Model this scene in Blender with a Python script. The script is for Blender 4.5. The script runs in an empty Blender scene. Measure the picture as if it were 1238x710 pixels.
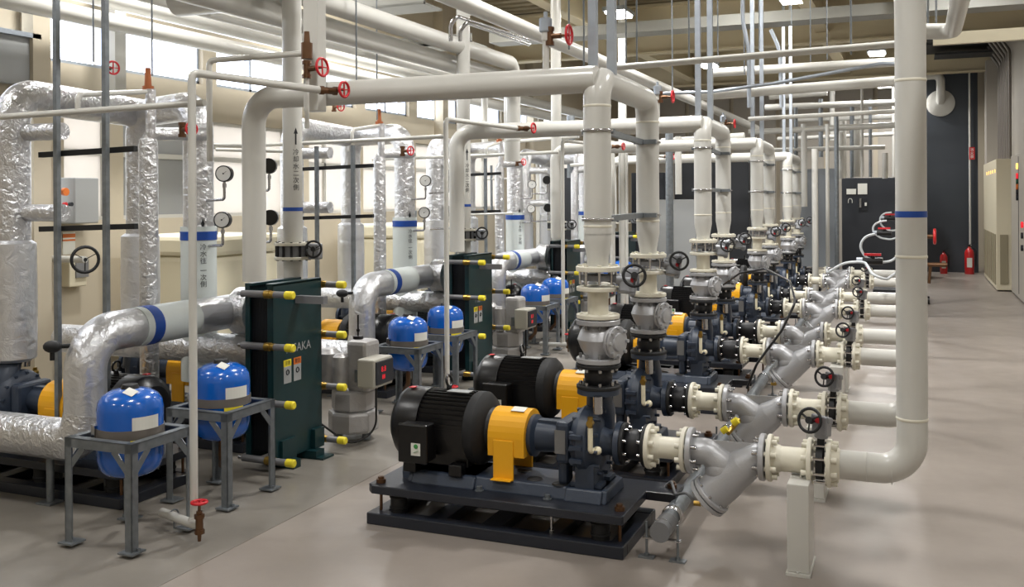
import bpy, math, random
from mathutils import Vector, Matrix
random.seed(7)
V = Vector
SC = bpy.context.scene
COL = SC.collection
PI = math.pi
# ---------------------------------------------------------------- survey of the room
# camera constants, used to turn sighted points of the room into metres on known planes
F, CX, CY, H = 1170.0, 619.0, 240.0, 1.6
TH = math.atan(488/1170.0); RL = math.radians(0.3)
cs, sn = math.cos(TH), math.sin(TH)
def _d(u, v):
    x, y = u-CX, v-CY
    return x*math.cos(RL)-y*math.sin(RL), x*math.sin(RL)+y*math.cos(RL)
def az(u, v, Z):
    x, y = _d(u, v); d = F*(H-Z)/y; r = x*d/F
    return V((r*cs-d*sn, r*sn+d*cs, Z))
def ax(u, v, X):
    x, y = _d(u, v); k = x/F; d = X/(k*cs-sn)
    return V((X, d*(k*sn+cs), H-y*d/F))
def ay(u, v, Y):
    x, y = _d(u, v); k = x/F; d = Y/(k*sn+cs)
    return V((d*(k*cs-sn), Y, H-y*d/F))

# ---------------------------------------------------------------- materials
M = {}
def mat(name, col, rough=.5, metal=0., bump=None, spec=.5, coat=0., emit=None, var=None, aniso=None):
    m = bpy.data.materials.new(name); m.use_nodes = True
    nt = m.node_tree; b = nt.nodes['Principled BSDF']
    c = tuple(((x/255)/12.92 if x/255 <= .04045 else ((x/255+.055)/1.055)**2.4) for x in col)+(1,)
    b.inputs['Base Color'].default_value = c
    b.inputs['Roughness'].default_value = rough; b.inputs['Metallic'].default_value = metal
    b.inputs['Specular IOR Level'].default_value = spec
    b.inputs['Coat Weight'].default_value = coat
    b.inputs['Coat Roughness'].default_value = .08
    tc = nt.nodes.new('ShaderNodeTexCoord')
    if var:
        sc, amt = var
        n = nt.nodes.new('ShaderNodeTexNoise'); n.inputs['Scale'].default_value = sc; n.inputs['Detail'].default_value = 5
        nt.links.new(tc.outputs['Object'], n.inputs['Vector'])
        mx = nt.nodes.new('ShaderNodeMix'); mx.data_type = 'RGBA'
        mr = nt.nodes.new('ShaderNodeMapRange'); mr.inputs['From Min'].default_value = .3; mr.inputs['From Max'].default_value = .7
        nt.links.new(n.outputs['Fac'], mr.inputs['Value']); nt.links.new(mr.outputs['Result'], mx.inputs['Factor'])
        mx.inputs['A'].default_value = c; mx.inputs['B'].default_value = tuple(x*(1-amt) for x in c[:3])+(1,)
        nt.links.new(mx.outputs['Result'], b.inputs['Base Color'])
    if bump:
        sc, st = bump[:2]; stretch = bump[2] if len(bump) > 2 else (1, 1, 1)
        mp = nt.nodes.new('ShaderNodeMapping'); mp.inputs['Scale'].default_value = stretch
        nt.links.new(tc.outputs['Object'], mp.inputs['Vector'])
        n = nt.nodes.new('ShaderNodeTexNoise'); n.inputs['Scale'].default_value = sc; n.inputs['Detail'].default_value = 4
        n.inputs['Distortion'].default_value = .6
        nt.links.new(mp.outputs['Vector'], n.inputs['Vector'])
        bp = nt.nodes.new('ShaderNodeBump'); bp.inputs['Strength'].default_value = st; bp.inputs['Distance'].default_value = .02
        nt.links.new(n.outputs['Fac'], bp.inputs['Height']); nt.links.new(bp.outputs['Normal'], b.inputs['Normal'])
    if emit:
        ec, es = emit
        b.inputs['Emission Color'].default_value = ec+(1,); b.inputs['Emission Strength'].default_value = es
    M[name] = m
    return m
mat('cream', (200, 199, 193), .28, var=(1.5, .06))
mat('cream_flange', (218, 214, 198), .38)
mat('cream_wall', (190, 180, 160), .8, var=(.6, .1))
mat('foil', (222, 223, 226), .3, .82, bump=(26, .8), var=(6, .12))
mat('foil_smooth', (226, 228, 232), .33, .74, bump=(15, .5), var=(4, .08))
mat('foil_beige', (196, 186, 172), .35, .55, bump=(14, .5))
mat('tapewhite', (205, 212, 210), .42, bump=(10, .08))
mat('bluetape', (24, 72, 158), .45)
mat('silverpaint', (176, 177, 180), .36, .35, bump=(90, .08))
mat('silverdull', (128, 129, 130), .42, .5, bump=(90, .08))
mat('navy', (46, 56, 72), .42, bump=(60, .06))
mat('navy_dark', (30, 34, 43), .35, bump=(60, .05))
mat('black', (9, 9, 11), .32)
mat('blackmatte', (17, 18, 20), .6)
mat('rubber', (16, 17, 22), .5)
mat('yellow', (232, 168, 22), .4)
mat('yellowcap', (226, 208, 44), .5)
mat('hxgreen', (9, 44, 48), .38)
mat('hxdark', (10, 14, 20), .5, bump=(60, .3, (6, .1, .1)))
mat('galv', (136, 142, 147), .42, .65, var=(25, .25))
mat('galvlight', (172, 180, 190), .35, .6, var=(15, .15))
mat('steel', (190, 190, 192), .22, 1.)
mat('chrome', (225, 225, 228), .12, 1.)
mat('greyplastic', (112, 113, 115), .5)
mat('greysleeve', (108, 108, 110), .45)
mat('greycast', (138, 140, 144), .36, .45, bump=(80, .05))
mat('blue', (8, 88, 180), .22, coat=.5)
mat('strap', (118, 112, 106), .4, .4)
mat('brass', (104, 76, 54), .38, .7)
mat('brassbright', (170, 140, 70), .3, .9)
mat('red', (196, 30, 40), .4)
mat('redfire', (190, 26, 30), .3, coat=.4)
mat('orange', (206, 108, 40), .45)
mat('copperbrown', (168, 98, 58), .45, .3)
mat('white', (235, 235, 232), .5)
mat('label', (214, 214, 206), .5)
mat('labelgreen', (60, 140, 70), .5)
mat('dial', (225, 225, 222), .4)
mat('ink', (25, 28, 34), .6)
mat('boxbeige', (168, 165, 154), .45)
mat('louvre', (138, 130, 106), .55)
mat('boxgrey', (150, 152, 152), .5)
mat('cabinet', (204, 196, 172), .5)
mat('cabgrey', (164, 158, 148), .55)
mat('darkpanel', (58, 64, 72), .5, var=(.4, .25))
mat('blackcab', (38, 41, 47), .5)
mat('sheet', (128, 134, 140), .35)
mat('deck', (150, 138, 112), .7, var=(.5, .15))
mat('beam', (202, 190, 160), .6)
mat('darksteel', (40, 42, 44), .6)
mat('jacket', (168, 166, 165), .42, .35, bump=(14, .4))
mat('tray', (150, 150, 144), .45, .5)
mat('redlamp', (190, 10, 25), .4, emit=((1, .03, .05), .7))
mat('amberlamp', (240, 170, 60), .4, emit=((1, .6, .15), 2.))
mat('greenlamp', (20, 80, 60), .4)
mat('hose', (190, 195, 198), .25)
mat('copper', (150, 84, 50), .35, .8)
mat('ivory', (232, 224, 196), .45)
# window glass, frosted sheet, lamp
def glassmat():
    m = bpy.data.materials.new('windowglass'); m.use_nodes = True; nt = m.node_tree; nt.nodes.clear()
    o = nt.nodes.new('ShaderNodeOutputMaterial'); t = nt.nodes.new('ShaderNodeBsdfTransparent'); g = nt.nodes.new('ShaderNodeBsdfGlossy')
    g.inputs['Roughness'].default_value = .03
    mx = nt.nodes.new('ShaderNodeMixShader'); mx.inputs[0].default_value = .06
    nt.links.new(t.outputs[0], mx.inputs[1]); nt.links.new(g.outputs[0], mx.inputs[2]); nt.links.new(mx.outputs[0], o.inputs[0])
    M['glass'] = m
    m = bpy.data.materials.new('frosted'); m.use_nodes = True; nt = m.node_tree; nt.nodes.clear()
    o = nt.nodes.new('ShaderNodeOutputMaterial'); t = nt.nodes.new('ShaderNodeBsdfTranslucent'); t.inputs[0].default_value = (.62, .58, .52, 1)
    d = nt.nodes.new('ShaderNodeBsdfDiffuse'); d.inputs[0].default_value = (.75, .72, .65, 1)
    mx = nt.nodes.new('ShaderNodeMixShader'); mx.inputs[0].default_value = .35
    nt.links.new(t.outputs[0], mx.inputs[1]); nt.links.new(d.outputs[0], mx.inputs[2]); nt.links.new(mx.outputs[0], o.inputs[0])
    M['frosted'] = m
    m = bpy.data.materials.new('lamp'); m.use_nodes = True; nt = m.node_tree; b = nt.nodes['Principled BSDF']
    b.inputs['Emission Color'].default_value = (1, .97, .9, 1); b.inputs['Emission Strength'].default_value = 22
    M['lamp'] = m
glassmat()
def floormat():
    m = bpy.data.materials.new('floor'); m.use_nodes = True; nt = m.node_tree; b = nt.nodes['Principled BSDF']
    tc = nt.nodes.new('ShaderNodeTexCoord')
    n = nt.nodes.new('ShaderNodeTexNoise'); n.inputs['Scale'].default_value = .9; n.inputs['Detail'].default_value = 6; n.inputs['Roughness'].default_value = .6
    n2 = nt.nodes.new('ShaderNodeTexNoise'); n2.inputs['Scale'].default_value = 7; n2.inputs['Detail'].default_value = 5
    nt.links.new(tc.outputs['Object'], n.inputs['Vector']); nt.links.new(tc.outputs['Object'], n2.inputs['Vector'])
    cr = nt.nodes.new('ShaderNodeValToRGB')
    cr.color_ramp.elements[0].position = .35; cr.color_ramp.elements[0].color = (.222, .193, .168, 1)
    cr.color_ramp.elements[1].position = .68; cr.color_ramp.elements[1].color = (.292, .255, .225, 1)
    nt.links.new(n.outputs['Fac'], cr.inputs['Fac']); nt.links.new(cr.outputs['Color'], b.inputs['Base Color'])
    mr = nt.nodes.new('ShaderNodeMapRange'); mr.inputs['To Min'].default_value = .28; mr.inputs['To Max'].default_value = .42
    nt.links.new(n2.outputs['Fac'], mr.inputs['Value']); nt.links.new(mr.outputs['Result'], b.inputs['Roughness'])
    bp = nt.nodes.new('ShaderNodeBump'); bp.inputs['Strength'].default_value = .05; bp.inputs['Distance'].default_value = .02
    nt.links.new(n2.outputs['Fac'], bp.inputs['Height']); nt.links.new(bp.outputs['Normal'], b.inputs['Normal'])
    M['floor'] = m
    # concrete plinth on the left: greyer paint
    m2 = m.copy(); M['plinth'] = m2
    for nd in m2.node_tree.nodes:
        if nd.type == 'VALTORGB':
            nd.color_ramp.elements[0].color = (.175, .16, .138, 1); nd.color_ramp.elements[1].color = (.25, .228, .2, 1)
floormat()

# ---------------------------------------------------------------- mesh kit
def basis(a):
    a = V(a).normalized()
    t = V((0, 0, 1)) if abs(a.z) < .9 else V((1, 0, 0))
    x = t.cross(a).normalized(); y = a.cross(x)
    return x, y, a
class MB:
    def __init__(s): s.v = []; s.f = []; s.sm = []; s.mi = []; s.cm = 0
    def use(s, i):
        s.mi += [s.cm]*(len(s.f)-len(s.mi)); s.cm = i; return s
    def add(s, vs, fs, smooth=False):
        o = len(s.v); s.v += [V(p) for p in vs]
        for f in fs: s.f.append(tuple(i+o for i in f)); s.sm.append(smooth)
    def box(s, c, sz, rz=0., R=None):
        c = V(c); hx, hy, hz = sz[0]/2, sz[1]/2, sz[2]/2
        if R is None: R = Matrix.Rotation(rz, 3, 'Z')
        vs = [c+R@V((x*hx, y*hy, z*hz)) for x in (-1, 1) for y in (-1, 1) for z in (-1, 1)]
        s.add(vs, [(0, 1, 3, 2), (4, 6, 7, 5), (0, 4, 5, 1), (2, 3, 7, 6), (0, 2, 6, 4), (1, 5, 7, 3)]); return s
    def b2(s, a, b):
        a, b = V(a), V(b); return s.box((a+b)/2, (abs(b.x-a.x), abs(b.y-a.y), abs(b.z-a.z)))
    def bar(s, a, b, w, h):  # rectangular bar between two points
        a, b = V(a), V(b); x, y, z = basis(b-a)
        vs = [p+x*i*w/2+y*j*h/2 for p in (a, b) for i, j in ((-1, -1), (1, -1), (1, 1), (-1, 1))]
        s.add(vs, [(0, 3, 2, 1), (4, 5, 6, 7), (0, 1, 5, 4), (1, 2, 6, 5), (2, 3, 7, 6), (3, 0, 4, 7)]); return s
    def lathe(s, prof, o, a, seg=24, a0=0., a1=None):
        o = V(o); x, y, z = basis(a); full = a1 is None
        n = seg if full else seg+1
        angs = [a0+(2*PI if full else a1-a0)*k/seg for k in range(n)]
        prev = None; ring = None
        for i in range(len(prof)-1):
            (r0, z0), (r1, z1) = prof[i], prof[i+1]
            d = V((r1-r0, z1-z0))
            if d.length < 1e-7: continue
            share = prev is not None and prev.angle(d) < .6
            prev = d
            A = ring if share else s._ring(o, x, y, z, r0, z0, angs)
            B = s._ring(o, x, y, z, r1, z1, angs); ring = B
            for k in range(seg):
                k2 = (k+1) % n
                if r0 < 1e-6: s.f.append((A[k], B[k2], B[k]))
                elif r1 < 1e-6: s.f.append((A[k], A[k2], B[k]))
                else: s.f.append((A[k], A[k2], B[k2], B[k]))
                s.sm.append(True)
        return s
    def _ring(s, o, x, y, z, r, h, angs):
        b = len(s.v)
        for t in angs: s.v.append(o+z*h+(x*math.cos(t)+y*math.sin(t))*r)
        return list(range(b, b+len(angs)))
    def cyl(s, a, b, r, r2=None, seg=20, ch=0.):
        a, b = V(a), V(b); L = (b-a).length; r2 = r if r2 is None else r2
        if ch: p = [(0, 0), (r-ch, 0), (r, ch), (r2, L-ch), (r2-ch, L), (0, L)]
        else: p = [(0, 0), (r, 0), (r2, L), (0, L)]
        return s.lathe(p, a, b-a, seg)
    def sph(s, c, r, sc=(1, 1, 1), seg=16):
        n = seg//2; vs = []; fs = []; c = V(c)
        for i in range(n+1):
            t = PI*i/n
            for k in range(seg):
                p = 2*PI*k/seg; vs.append(c+V((r*sc[0]*math.sin(t)*math.cos(p), r*sc[1]*math.sin(t)*math.sin(p), r*sc[2]*math.cos(t))))
        for i in range(n):
            for k in range(seg):
                a, b = i*seg+k, i*seg+(k+1) % seg
                fs.append((a, a+seg, b+seg, b))
        s.add(vs, fs, True); return s
    def tor(s, c, a, R, r, seg=24, sub=8):
        c = V(c); x, y, z = basis(a); vs = []; fs = []
        for k in range(seg):
            t = 2*PI*k/seg; e = x*math.cos(t)+y*math.sin(t)
            for j in range(sub):
                q = 2*PI*j/sub; vs.append(c+e*(R+r*math.cos(q))+z*r*math.sin(q))
        for k in range(seg):
            for j in range(sub):
                a1, b1 = k*sub+j, k*sub+(j+1) % sub; a2, b2 = ((k+1) % seg)*sub+j, ((k+1) % seg)*sub+(j+1) % sub
                fs.append((a1, a2, b2, b1))
        s.add(vs, fs, True); return s
    def tube(s, pts, r, bend=0., seg=16, caps=True, rs=None, nb=8):
        pts = [V(p) for p in pts]; path = [pts[0]]; rad = [rs[0] if rs else r]
        for i in range(1, len(pts)-1):
            p, a, b = pts[i], pts[i-1], pts[i+1]; d1 = (a-p); d2 = (b-p)
            if bend > 0:
                an = d1.angle(d2); tl = min(bend/math.tan(an/2) if an < PI-.01 else 0, d1.length*.49, d2.length*.49)
            else: tl = 0
            if tl < 1e-4: path.append(p); rad.append(rs[i] if rs else r); continue
            A = p+d1.normalized()*tl; B = p+d2.normalized()*tl
            rb = tl*math.tan(d1.angle(d2)/2); bis = (d1.normalized()+d2.normalized()).normalized()
            cen = p+bis*(rb/math.sin(d1.angle(d2)/2)); u = A-cen; w = B-cen; tot = u.angle(w)
            for k in range(nb+1):
                t = k/nb; q = (u*math.sin((1-t)*tot)+w*math.sin(t*tot))/math.sin(tot) if tot > 1e-4 else u
                path.append(cen+q); rad.append(rs[i] if rs else r)
        path.append(pts[-1]); rad.append(rs[-1] if rs else r)
        n = len(path); tg = []
        for i in range(n):
            t = (path[min(i+1, n-1)]-path[i]).normalized()+(path[i]-path[max(i-1, 0)]).normalized() if 0 < i < n-1 else (path[1]-path[0] if i == 0 else path[-1]-path[-2])
            tg.append(t.normalized())
        x, y, z = basis(tg[0]); o = len(s.v)
        for i in range(n):
            x = (x-tg[i]*x.dot(tg[i])).normalized(); y = tg[i].cross(x)
            for k in range(seg):
                t = 2*PI*k/seg; s.v.append(path[i]+(x*math.cos(t)+y*math.sin(t))*rad[i])
        for i in range(n-1):
            for k in range(seg):
                a, b = o+i*seg+k, o+i*seg+(k+1) % seg
                s.f.append((a, b, b+seg, a+seg)); s.sm.append(True)
        if caps:
            for i, fl in ((0, True), (n-1, False)):
                b = len(s.v); s.v += [s.v[o+i*seg+k].copy() for k in range(seg)]
                f = tuple(range(b, b+seg)); s.f.append(f[::-1] if fl else f); s.sm.append(False)
        return s
    def prism(s, pts, a, off):  # polygon pts (3d, coplanar) extruded by vector off
        n = len(pts); P = [V(p) for p in pts]; Q = [p+V(off) for p in P]
        s.add(P+Q, [tuple(range(n))[::-1], tuple(range(n, 2*n))]+[(i, (i+1) % n, n+(i+1) % n, n+i) for i in range(n)]); return s
    def bolts(s, c, a, R, n, r, L, ph=0., seg=6):
        c = V(c); x, y, z = basis(a)
        for k in range(n):
            t = ph+2*PI*k/n; p = c+(x*math.cos(t)+y*math.sin(t))*R
            s.cyl(p-z*L/2, p+z*L/2, r, seg=seg)
        return s
    def build(s, name, m, parent=None, bev=0., loc=None):
        me = bpy.data.meshes.new(name)
        if parent is not None: o0 = WL(parent)
        elif loc is not None: o0 = V(loc)
        else:
            xs = [p.x for p in s.v]; ys = [p.y for p in s.v]; zs = [p.z for p in s.v]
            o0 = V(((min(xs)+max(xs))/2, (min(ys)+max(ys))/2, min(zs)))
        me.from_pydata([tuple(p-o0) for p in s.v], [], s.f)
        me.polygons.foreach_set('use_smooth', s.sm); s.use(0)
        for q in (m if isinstance(m, (list, tuple)) else (m,)): me.materials.append(M[q])
        me.polygons.foreach_set('material_index', s.mi); me.update()
        o = bpy.data.objects.new(name, me); COL.objects.link(o)
        if parent is not None: o.parent = parent
        else: o.location = o0
        WLOC[o.name] = o0.copy()
        if bev:
            md = o.modifiers.new('bevel', 'BEVEL'); md.width = bev; md.segments = 2; md.limit_method = 'ANGLE'; md.angle_limit = .9
        return o
WLOC = {}
def WL(o): return WLOC[o.name]
def tag(o, label, cat, group=None):
    o['label'] = label; o['category'] = cat
    if group: o['group'] = group
    return o
def thing(name, loc, label, cat, group=None):
    o = bpy.data.objects.new(name, None); COL.objects.link(o); o.location = V(loc); o.empty_display_size = .1
    WLOC[o.name] = V(loc); return tag(o, label, cat, group)
def struct(o):
    o['kind'] = 'structure'; return o
KIDS = {}
def copy_thing(root, loc, label, rz=0., group=None, sc=None):
    r = root.copy(); COL.objects.link(r); r.location = V(loc); r.rotation_euler = (0, 0, rz); r['label'] = label
    if group: r['group'] = group
    if sc: r.scale = sc
    if root.name not in KIDS: KIDS[root.name] = [(c, [g for g in ALLO() if g.parent == c]) for c in ALLO() if c.parent == root]
    for c, gs in KIDS[root.name]:
        n = c.copy(); COL.objects.link(n); n.parent = r
        for g in gs:
            h = g.copy(); COL.objects.link(h); h.parent = n
    WLOC[r.name] = V(loc)
    return r
def ALLO(): return list(bpy.data.objects)
def glyphs(mb, text, size, o, right, up, align='CENTER', th=.0015):
    cu = bpy.data.curves.new('t', 'FONT'); cu.body = text; cu.size = size; cu.align_x = align; cu.align_y = 'CENTER'; cu.resolution_u = 2
    ob = bpy.data.objects.new('t', cu); COL.objects.link(ob); bpy.context.view_layer.update()
    dg = bpy.context.evaluated_depsgraph_get(); me = bpy.data.meshes.new_from_object(ob.evaluated_get(dg))
    right, up = V(right).normalized(), V(up).normalized(); n = right.cross(up)
    mb.add([V(o)+right*p.co.x+up*p.co.y+n*th for p in me.vertices], [tuple(p.vertices) for p in me.polygons])
    bpy.data.objects.remove(ob); bpy.data.meshes.remove(me)
    return mb
#@@SCENE@@
ORD = ['nearest the camera', 'second from the camera', 'third from the camera', 'fourth from the camera', 'fifth from the camera', 'sixth from the camera', 'seventh from the camera', 'farthest from the camera']
# ================================================================ ROOM
XL, XR, YB, YF, ZC = -7.0, 1.55, -3.0, 24.0, 4.9
struct(MB().b2((XL-.2, YB-.2, -.1), (XR+.2, YF+.2, 0)).build('floor', 'floor'))
struct(MB().b2((XL, YB, 0), (-2.9, 21.5, .002)).build('trim_1', 'plinth'))
ce = MB().b2((XL-.2, YB-.2, ZC), (XR+.2, YF+.2, ZC+.1))
y = YB+.1
while y < YF: ce.b2((XL, y, ZC-.045), (XR, y+.16, ZC+.01)); y += .32
struct(ce.build('ceiling', 'deck'))
UW = [(2.3, 3.9), (4.2, 5.75), (6.24, 6.95), (7.16, 8.25), (8.47, 9.75), (10.0, 11.3), (11.55, 12.8), (13.05, 14.5), (14.8, 16.3), (16.6, 18.2), (18.5, 20.2)]
ZU0, ZU1 = 2.83, 3.26
LW = [(6.42, 6.95), (7.12, 8.25), (8.4, 9.75), (10.0, 11.25), (11.48, 12.75), (13.0, 14.5), (14.8, 16.4), (16.7, 18.4), (18.8, 20.6)]
wl = MB()
T = .2
wl.b2((XL-T, YB, 0), (XL, YF, 1.42)); wl.b2((XL-T, YB, 2.45), (XL, YF, ZU0)); wl.b2((XL-T, YB, ZU1), (XL, YF, ZC))
def piers(ws, z0, z1):
    e = YB
    for a, b in ws: wl.b2((XL-T, e, z0), (XL, a, z1)); e = b
    wl.b2((XL-T, e, z0), (XL, YF, z1))
piers(LW, 1.42, 2.45); piers(UW, ZU0, ZU1)
for yp in (6.05, 9.87, 13.7, 17.6): wl.b2((XL, yp-.09, 0), (XL+.16, yp+.09, ZC))
struct(wl.build('wall_left', 'cream_wall'))
wn = 0
for ws, z0, z1, up in ((UW, ZU0, ZU1, True), (LW, 1.42, 2.45, False)):
    for a, b in ws:
        wn += 1
        fr = MB(); t = .035
        for p, q in (((a, z0), (b, z0+t)), ((a, z1-t), (b, z1)), ((a, z0), (a+t, z1)), ((b-t, z0), (b, z1))):
            fr.b2((XL-.12, p[0], p[1]), (XL-.05, q[0], q[1]))
        mid = (a+b)/2
        if b-a > 1.15: fr.b2((XL-.12, mid-.02, z0), (XL-.05, mid+.02, z1))
        if not up: fr.b2((XL-.12, a, 2.02), (XL-.05, b, 2.07))
        w = struct(fr.build('window_%d' % wn, 'galvlight' if up else 'cream'))
        g = MB().b2((XL-.09, a+t, z0+t), (XL-.08, b-t, z1-t)).build('pane', 'glass' if up else ('boxgrey' if a == 7.12 else 'frosted'), w)
struct(MB().b2((XR, YB, 0), (XR+T, YF, ZC)).build('wall_right', 'cabgrey'))
struct(MB().b2((XL-T, YF, 0), (XR+T, YF+T, ZC)).build('wall_back', 'cream_wall'))
struct(MB().b2((XL-T, YB-T, 0), (XR+T, YB, ZC)).build('wall_front', 'cream_wall'))
tr = MB().b2((.05, 22.3, 0), (1.2, 22.45, 4.25)); tr.b2((.0, 22.25, 4.2), (1.3, 22.5, 4.32))
struct(tr.build('trim_2', 'darkpanel'))
# roof beams
k = 3
for yb, z0 in ((3.2, 4.1), (9.6, 4.15), (16.0, 4.02), (21.6, 4.1)):
    b = MB().b2((XL, yb-.01, z0+.02), (XR, yb+.01, ZC-.04)); b.b2((XL, yb-.12, z0), (XR, yb+.12, z0+.03)); b.b2((XL, yb-.12, ZC-.09), (XR, yb+.12, ZC-.05))
    struct(b.build('trim_%d' % k, 'beam')); k += 1
for xb in (-4.6, -1.35):
    b = MB().b2((xb-.01, YB, 4.22), (xb+.01, YF, ZC-.04)); b.b2((xb-.1, YB, 4.2), (xb+.1, YF, 4.23)); b.b2((xb-.1, YB, ZC-.08), (xb+.1, YF, ZC-.05))
    struct(b.build('trim_%d' % k, 'beam')); k += 1

# ================================================================ PUMP SETS
PY = [4.40, 5.48, 7.42, 8.52, 10.43, 11.8, 13.95, 15.4]
PX = [-1.395, -1.433, -1.507, -1.552, -1.546, -1.605, -1.65, -1.686]      # riser position
SX = [-1.155, -1.185, -1.219, -1.253, -1.274, -1.36, -1.373, -1.445]      # suction flange position
ZA = .444
def make_pump(loc, label, cat='pump', group=None, name='pump_set'):
    t = thing(name, loc, label, cat, group)
    X, Y = loc[0], loc[1]
    def P(x, y, z): return V((X+x, Y+y, z))
    # base frame: lower frame, springs, upper plate
    b = MB()
    for y0, y1 in ((-.28, -.21), (.22, .30)): b.b2(P(-1.11, y0, 0), P(.198, y1, .058))
    for x0, x1 in ((-1.11, -1.02), (-.8, -.7), (-.52, -.42), (-.2, -.12), (.12, .198)): b.b2(P(x0, -.215, 0), P(x1, .225, .056))
    b.build('lower_frame', 'navy_dark', t, bev=.006)
    b = MB(); c = .03
    poly = [(-1.11+c, -.28), (.198-c*.3, -.28), (.198, -.28+c*.3), (.198, .12), (.34, .12), (.34, .30), (-1.11+c, .30), (-1.11, .30-c), (-1.11, -.28+c)]
    b.prism([P(x, y, .152) for x, y in poly], None, (0, 0, .042)); b.build('upper_plate', 'navy_dark', t, bev=.005)
    for sx, sy in ((-.97, -.2), (.07, -.2), (-.97, .2), (.07, .2), (-.45, .2)):
        b = MB().cyl(P(sx, sy, .055), P(sx, sy, .155), .042, seg=18); b.tor(P(sx, sy, .08), (0, 0, 1), .042, .006); b.tor(P(sx, sy, .13), (0, 0, 1), .042, .006)
        b.build('isolator', 'blackmatte', t)
    for sx, sy in ((-1.06, -.22), (.16, -.2), (.3, .22), (-1.06, .24)):
        b = MB().cyl(P(sx, sy, .03), P(sx, sy, .225), .008, seg=10); b.cyl(P(sx, sy, .194), P(sx, sy, .212), .024, seg=12); b.cyl(P(sx, sy, .212), P(sx, sy, .224), .016, seg=6)
        b.build('stopper_bolt', 'brass', t)
    b = MB().cyl(P(-.16, -.22, .058), P(-.16, -.22, .15), .006, seg=8).cyl(P(-.16, -.22, .058), P(-.16, -.22, .075), .012, seg=6)
    b.build('anchor_bolt', 'steel', t)
    # cast bedplate
    b = MB()
    pr = [(-.155, .192), (-.13, .25), (.13, .25), (.155, .192)]
    for x0, x1, w in ((-.95, .08, 1.0), (-.92, -.58, 1.12), (-.12, .06, 1.1)):
        P0 = [P(x0, y*w, z) for y, z in pr]
        b.prism(P0, None, (x1-x0, 0, 0))
    b.build('bedplate', 'navy', t, bev=.008)
    for hx, hy in ((-.30, -.07), (-.16, -.10), (-.40, .05)): MB().lathe([(0, .001), (.03, .001), (.036, .004), (.04, 0)], P(hx, hy, .25), (0, 0, 1), 18).build('grout_hole', 'blackmatte', t)
    for hx in (-.55, -.2): MB().cyl(P(hx, -.165, .19), P(hx, -.165, .215), .014, seg=6).cyl(P(hx, -.165, .19), P(hx, -.165, .198), .022, seg=14).build('bed_bolt', 'galv', t)
    b = MB()
    n = 10
    for i in range(n):
        a0, a1 = PI*i/n, PI*(i+1)/n
        q = [(-.97-.0, a0), (-.97, a1)]
        r = .105
        b.prism([P(-.95-.02*math.sin(a0), -r*math.cos(a0), .19+.10*math.sin(a0)), P(-.95-.02*math.sin(a1), -r*math.cos(a1), .19+.10*math.sin(a1)), P(-.95, -r*math.cos(a1)*.9, .19), P(-.95, -r*math.cos(a0)*.9, .19)], None, (-.05, 0, 0))
    b.build('end_shroud', 'navy', t)
    # motor along X
    R = .176; mz = ZA+.012
    b = MB().cyl(P(-.93, 0, mz), P(-.62, 0, mz), R*.9, seg=40)
    for k in range(44):
        a = 2*PI*k/44
        if abs(math.sin(a)) < .98 or math.sin(a) > 0:
            y_, z_ = math.cos(a), math.sin(a)
            b.bar(P(-.96, y_*R*.93, mz+z_*R*.93), P(-.64, y_*R*.93, mz+z_*R*.93), .007, R*.17 if abs(y_) < .75 else R*.17)
    mo = b.build('motor', 'black', t)
    MB().lathe([(0, 0), (R*.72, 0), (R*.98, .035), (R*1.03, .06), (R*1.03, .17), (R*.98, .17), (R*.9, .12), (0, .12)], P(-1.06, 0, mz), (1, 0, 0), 40).build('fan_cover', 'black', mo)
    MB().lathe([(0, 0), (R*.98, 0), (R*1.02, .012), (R*1.02, .05), (R*.9, .075), (R*.6, .09), (R*.55, .12), (0, .12)], P(-.64, 0, mz), (1, 0, 0), 40).build('end_bracket', 'blackmatte', mo)
    b = MB().box(P(-.865, -.195, mz-.045), (.15, .1, .18)); b.box(P(-.865, -.247, mz-.045), (.16, .02, .19)); b.box(P(-.865, -.165, mz-.1), (.1, .1, .06))
    b.build('terminal_box', 'black', mo, bev=.008)
    for x0 in (-.93, -.68):
        for y0 in (-.14, .14): MB().box(P(x0, y0, .275), (.07, .06, .06)).build('motor_foot', 'black', mo, bev=.006)
    MB().box(P(-.8, 0, .3), (.32, .2, .05)).build('motor_saddle', 'black', mo, bev=.006)
    MB().tor(P(-.79, 0, mz+R+.045), (1, 0, .2), .028, .007, 16, 6).cyl(P(-.79, 0, mz+R-.01), P(-.79, 0, mz+R+.02), .014, seg=8).build('eyebolt', 'black', mo)
    MB().box(P(-.845, -.2585, mz-.07), (.05, .002, .06)).build('plate_label', 'label', mo)
    g_ = MB().sph(P(-.843, -.261, mz-.055), .012, (1, .1, 1), 8); g_.bar(P(-.855, -.2605, mz-.085), P(-.83, -.2605, mz-.075), .008, .001); g_.build('label_mark', 'labelgreen', mo)
    b = MB()
    b.lathe([(R+.004, -.035), (R+.004, .035)], P(-.77, 0, mz), (1, 0, 0), 4, a0=PI*.5-.13, a1=PI*.5+.13) if False else b.box(P(-.72, -.02, mz+R+.002), (.12, .06, .004))
    b.build('top_label', 'boxgrey', mo)
    MB().box(P(-.98, -.03, mz+R*1.03+.002), (.03, .035, .003)).build('red_tag', 'red', mo)
    # coupling guard (saddle)
    b = MB(); r = .125; n = 14; x0, L = -.525, .19
    pts = [(r*math.cos(PI*i/n), mz-.01+r*math.sin(PI*i/n)) for i in range(n+1)]
    pts = [(r*.98, mz-.1)]+pts+[(-r*.98, mz-.1)]
    prof = [P(x0, y, z) for y, z in pts]
    b.prism(prof, None, (L, 0, 0))
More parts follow.
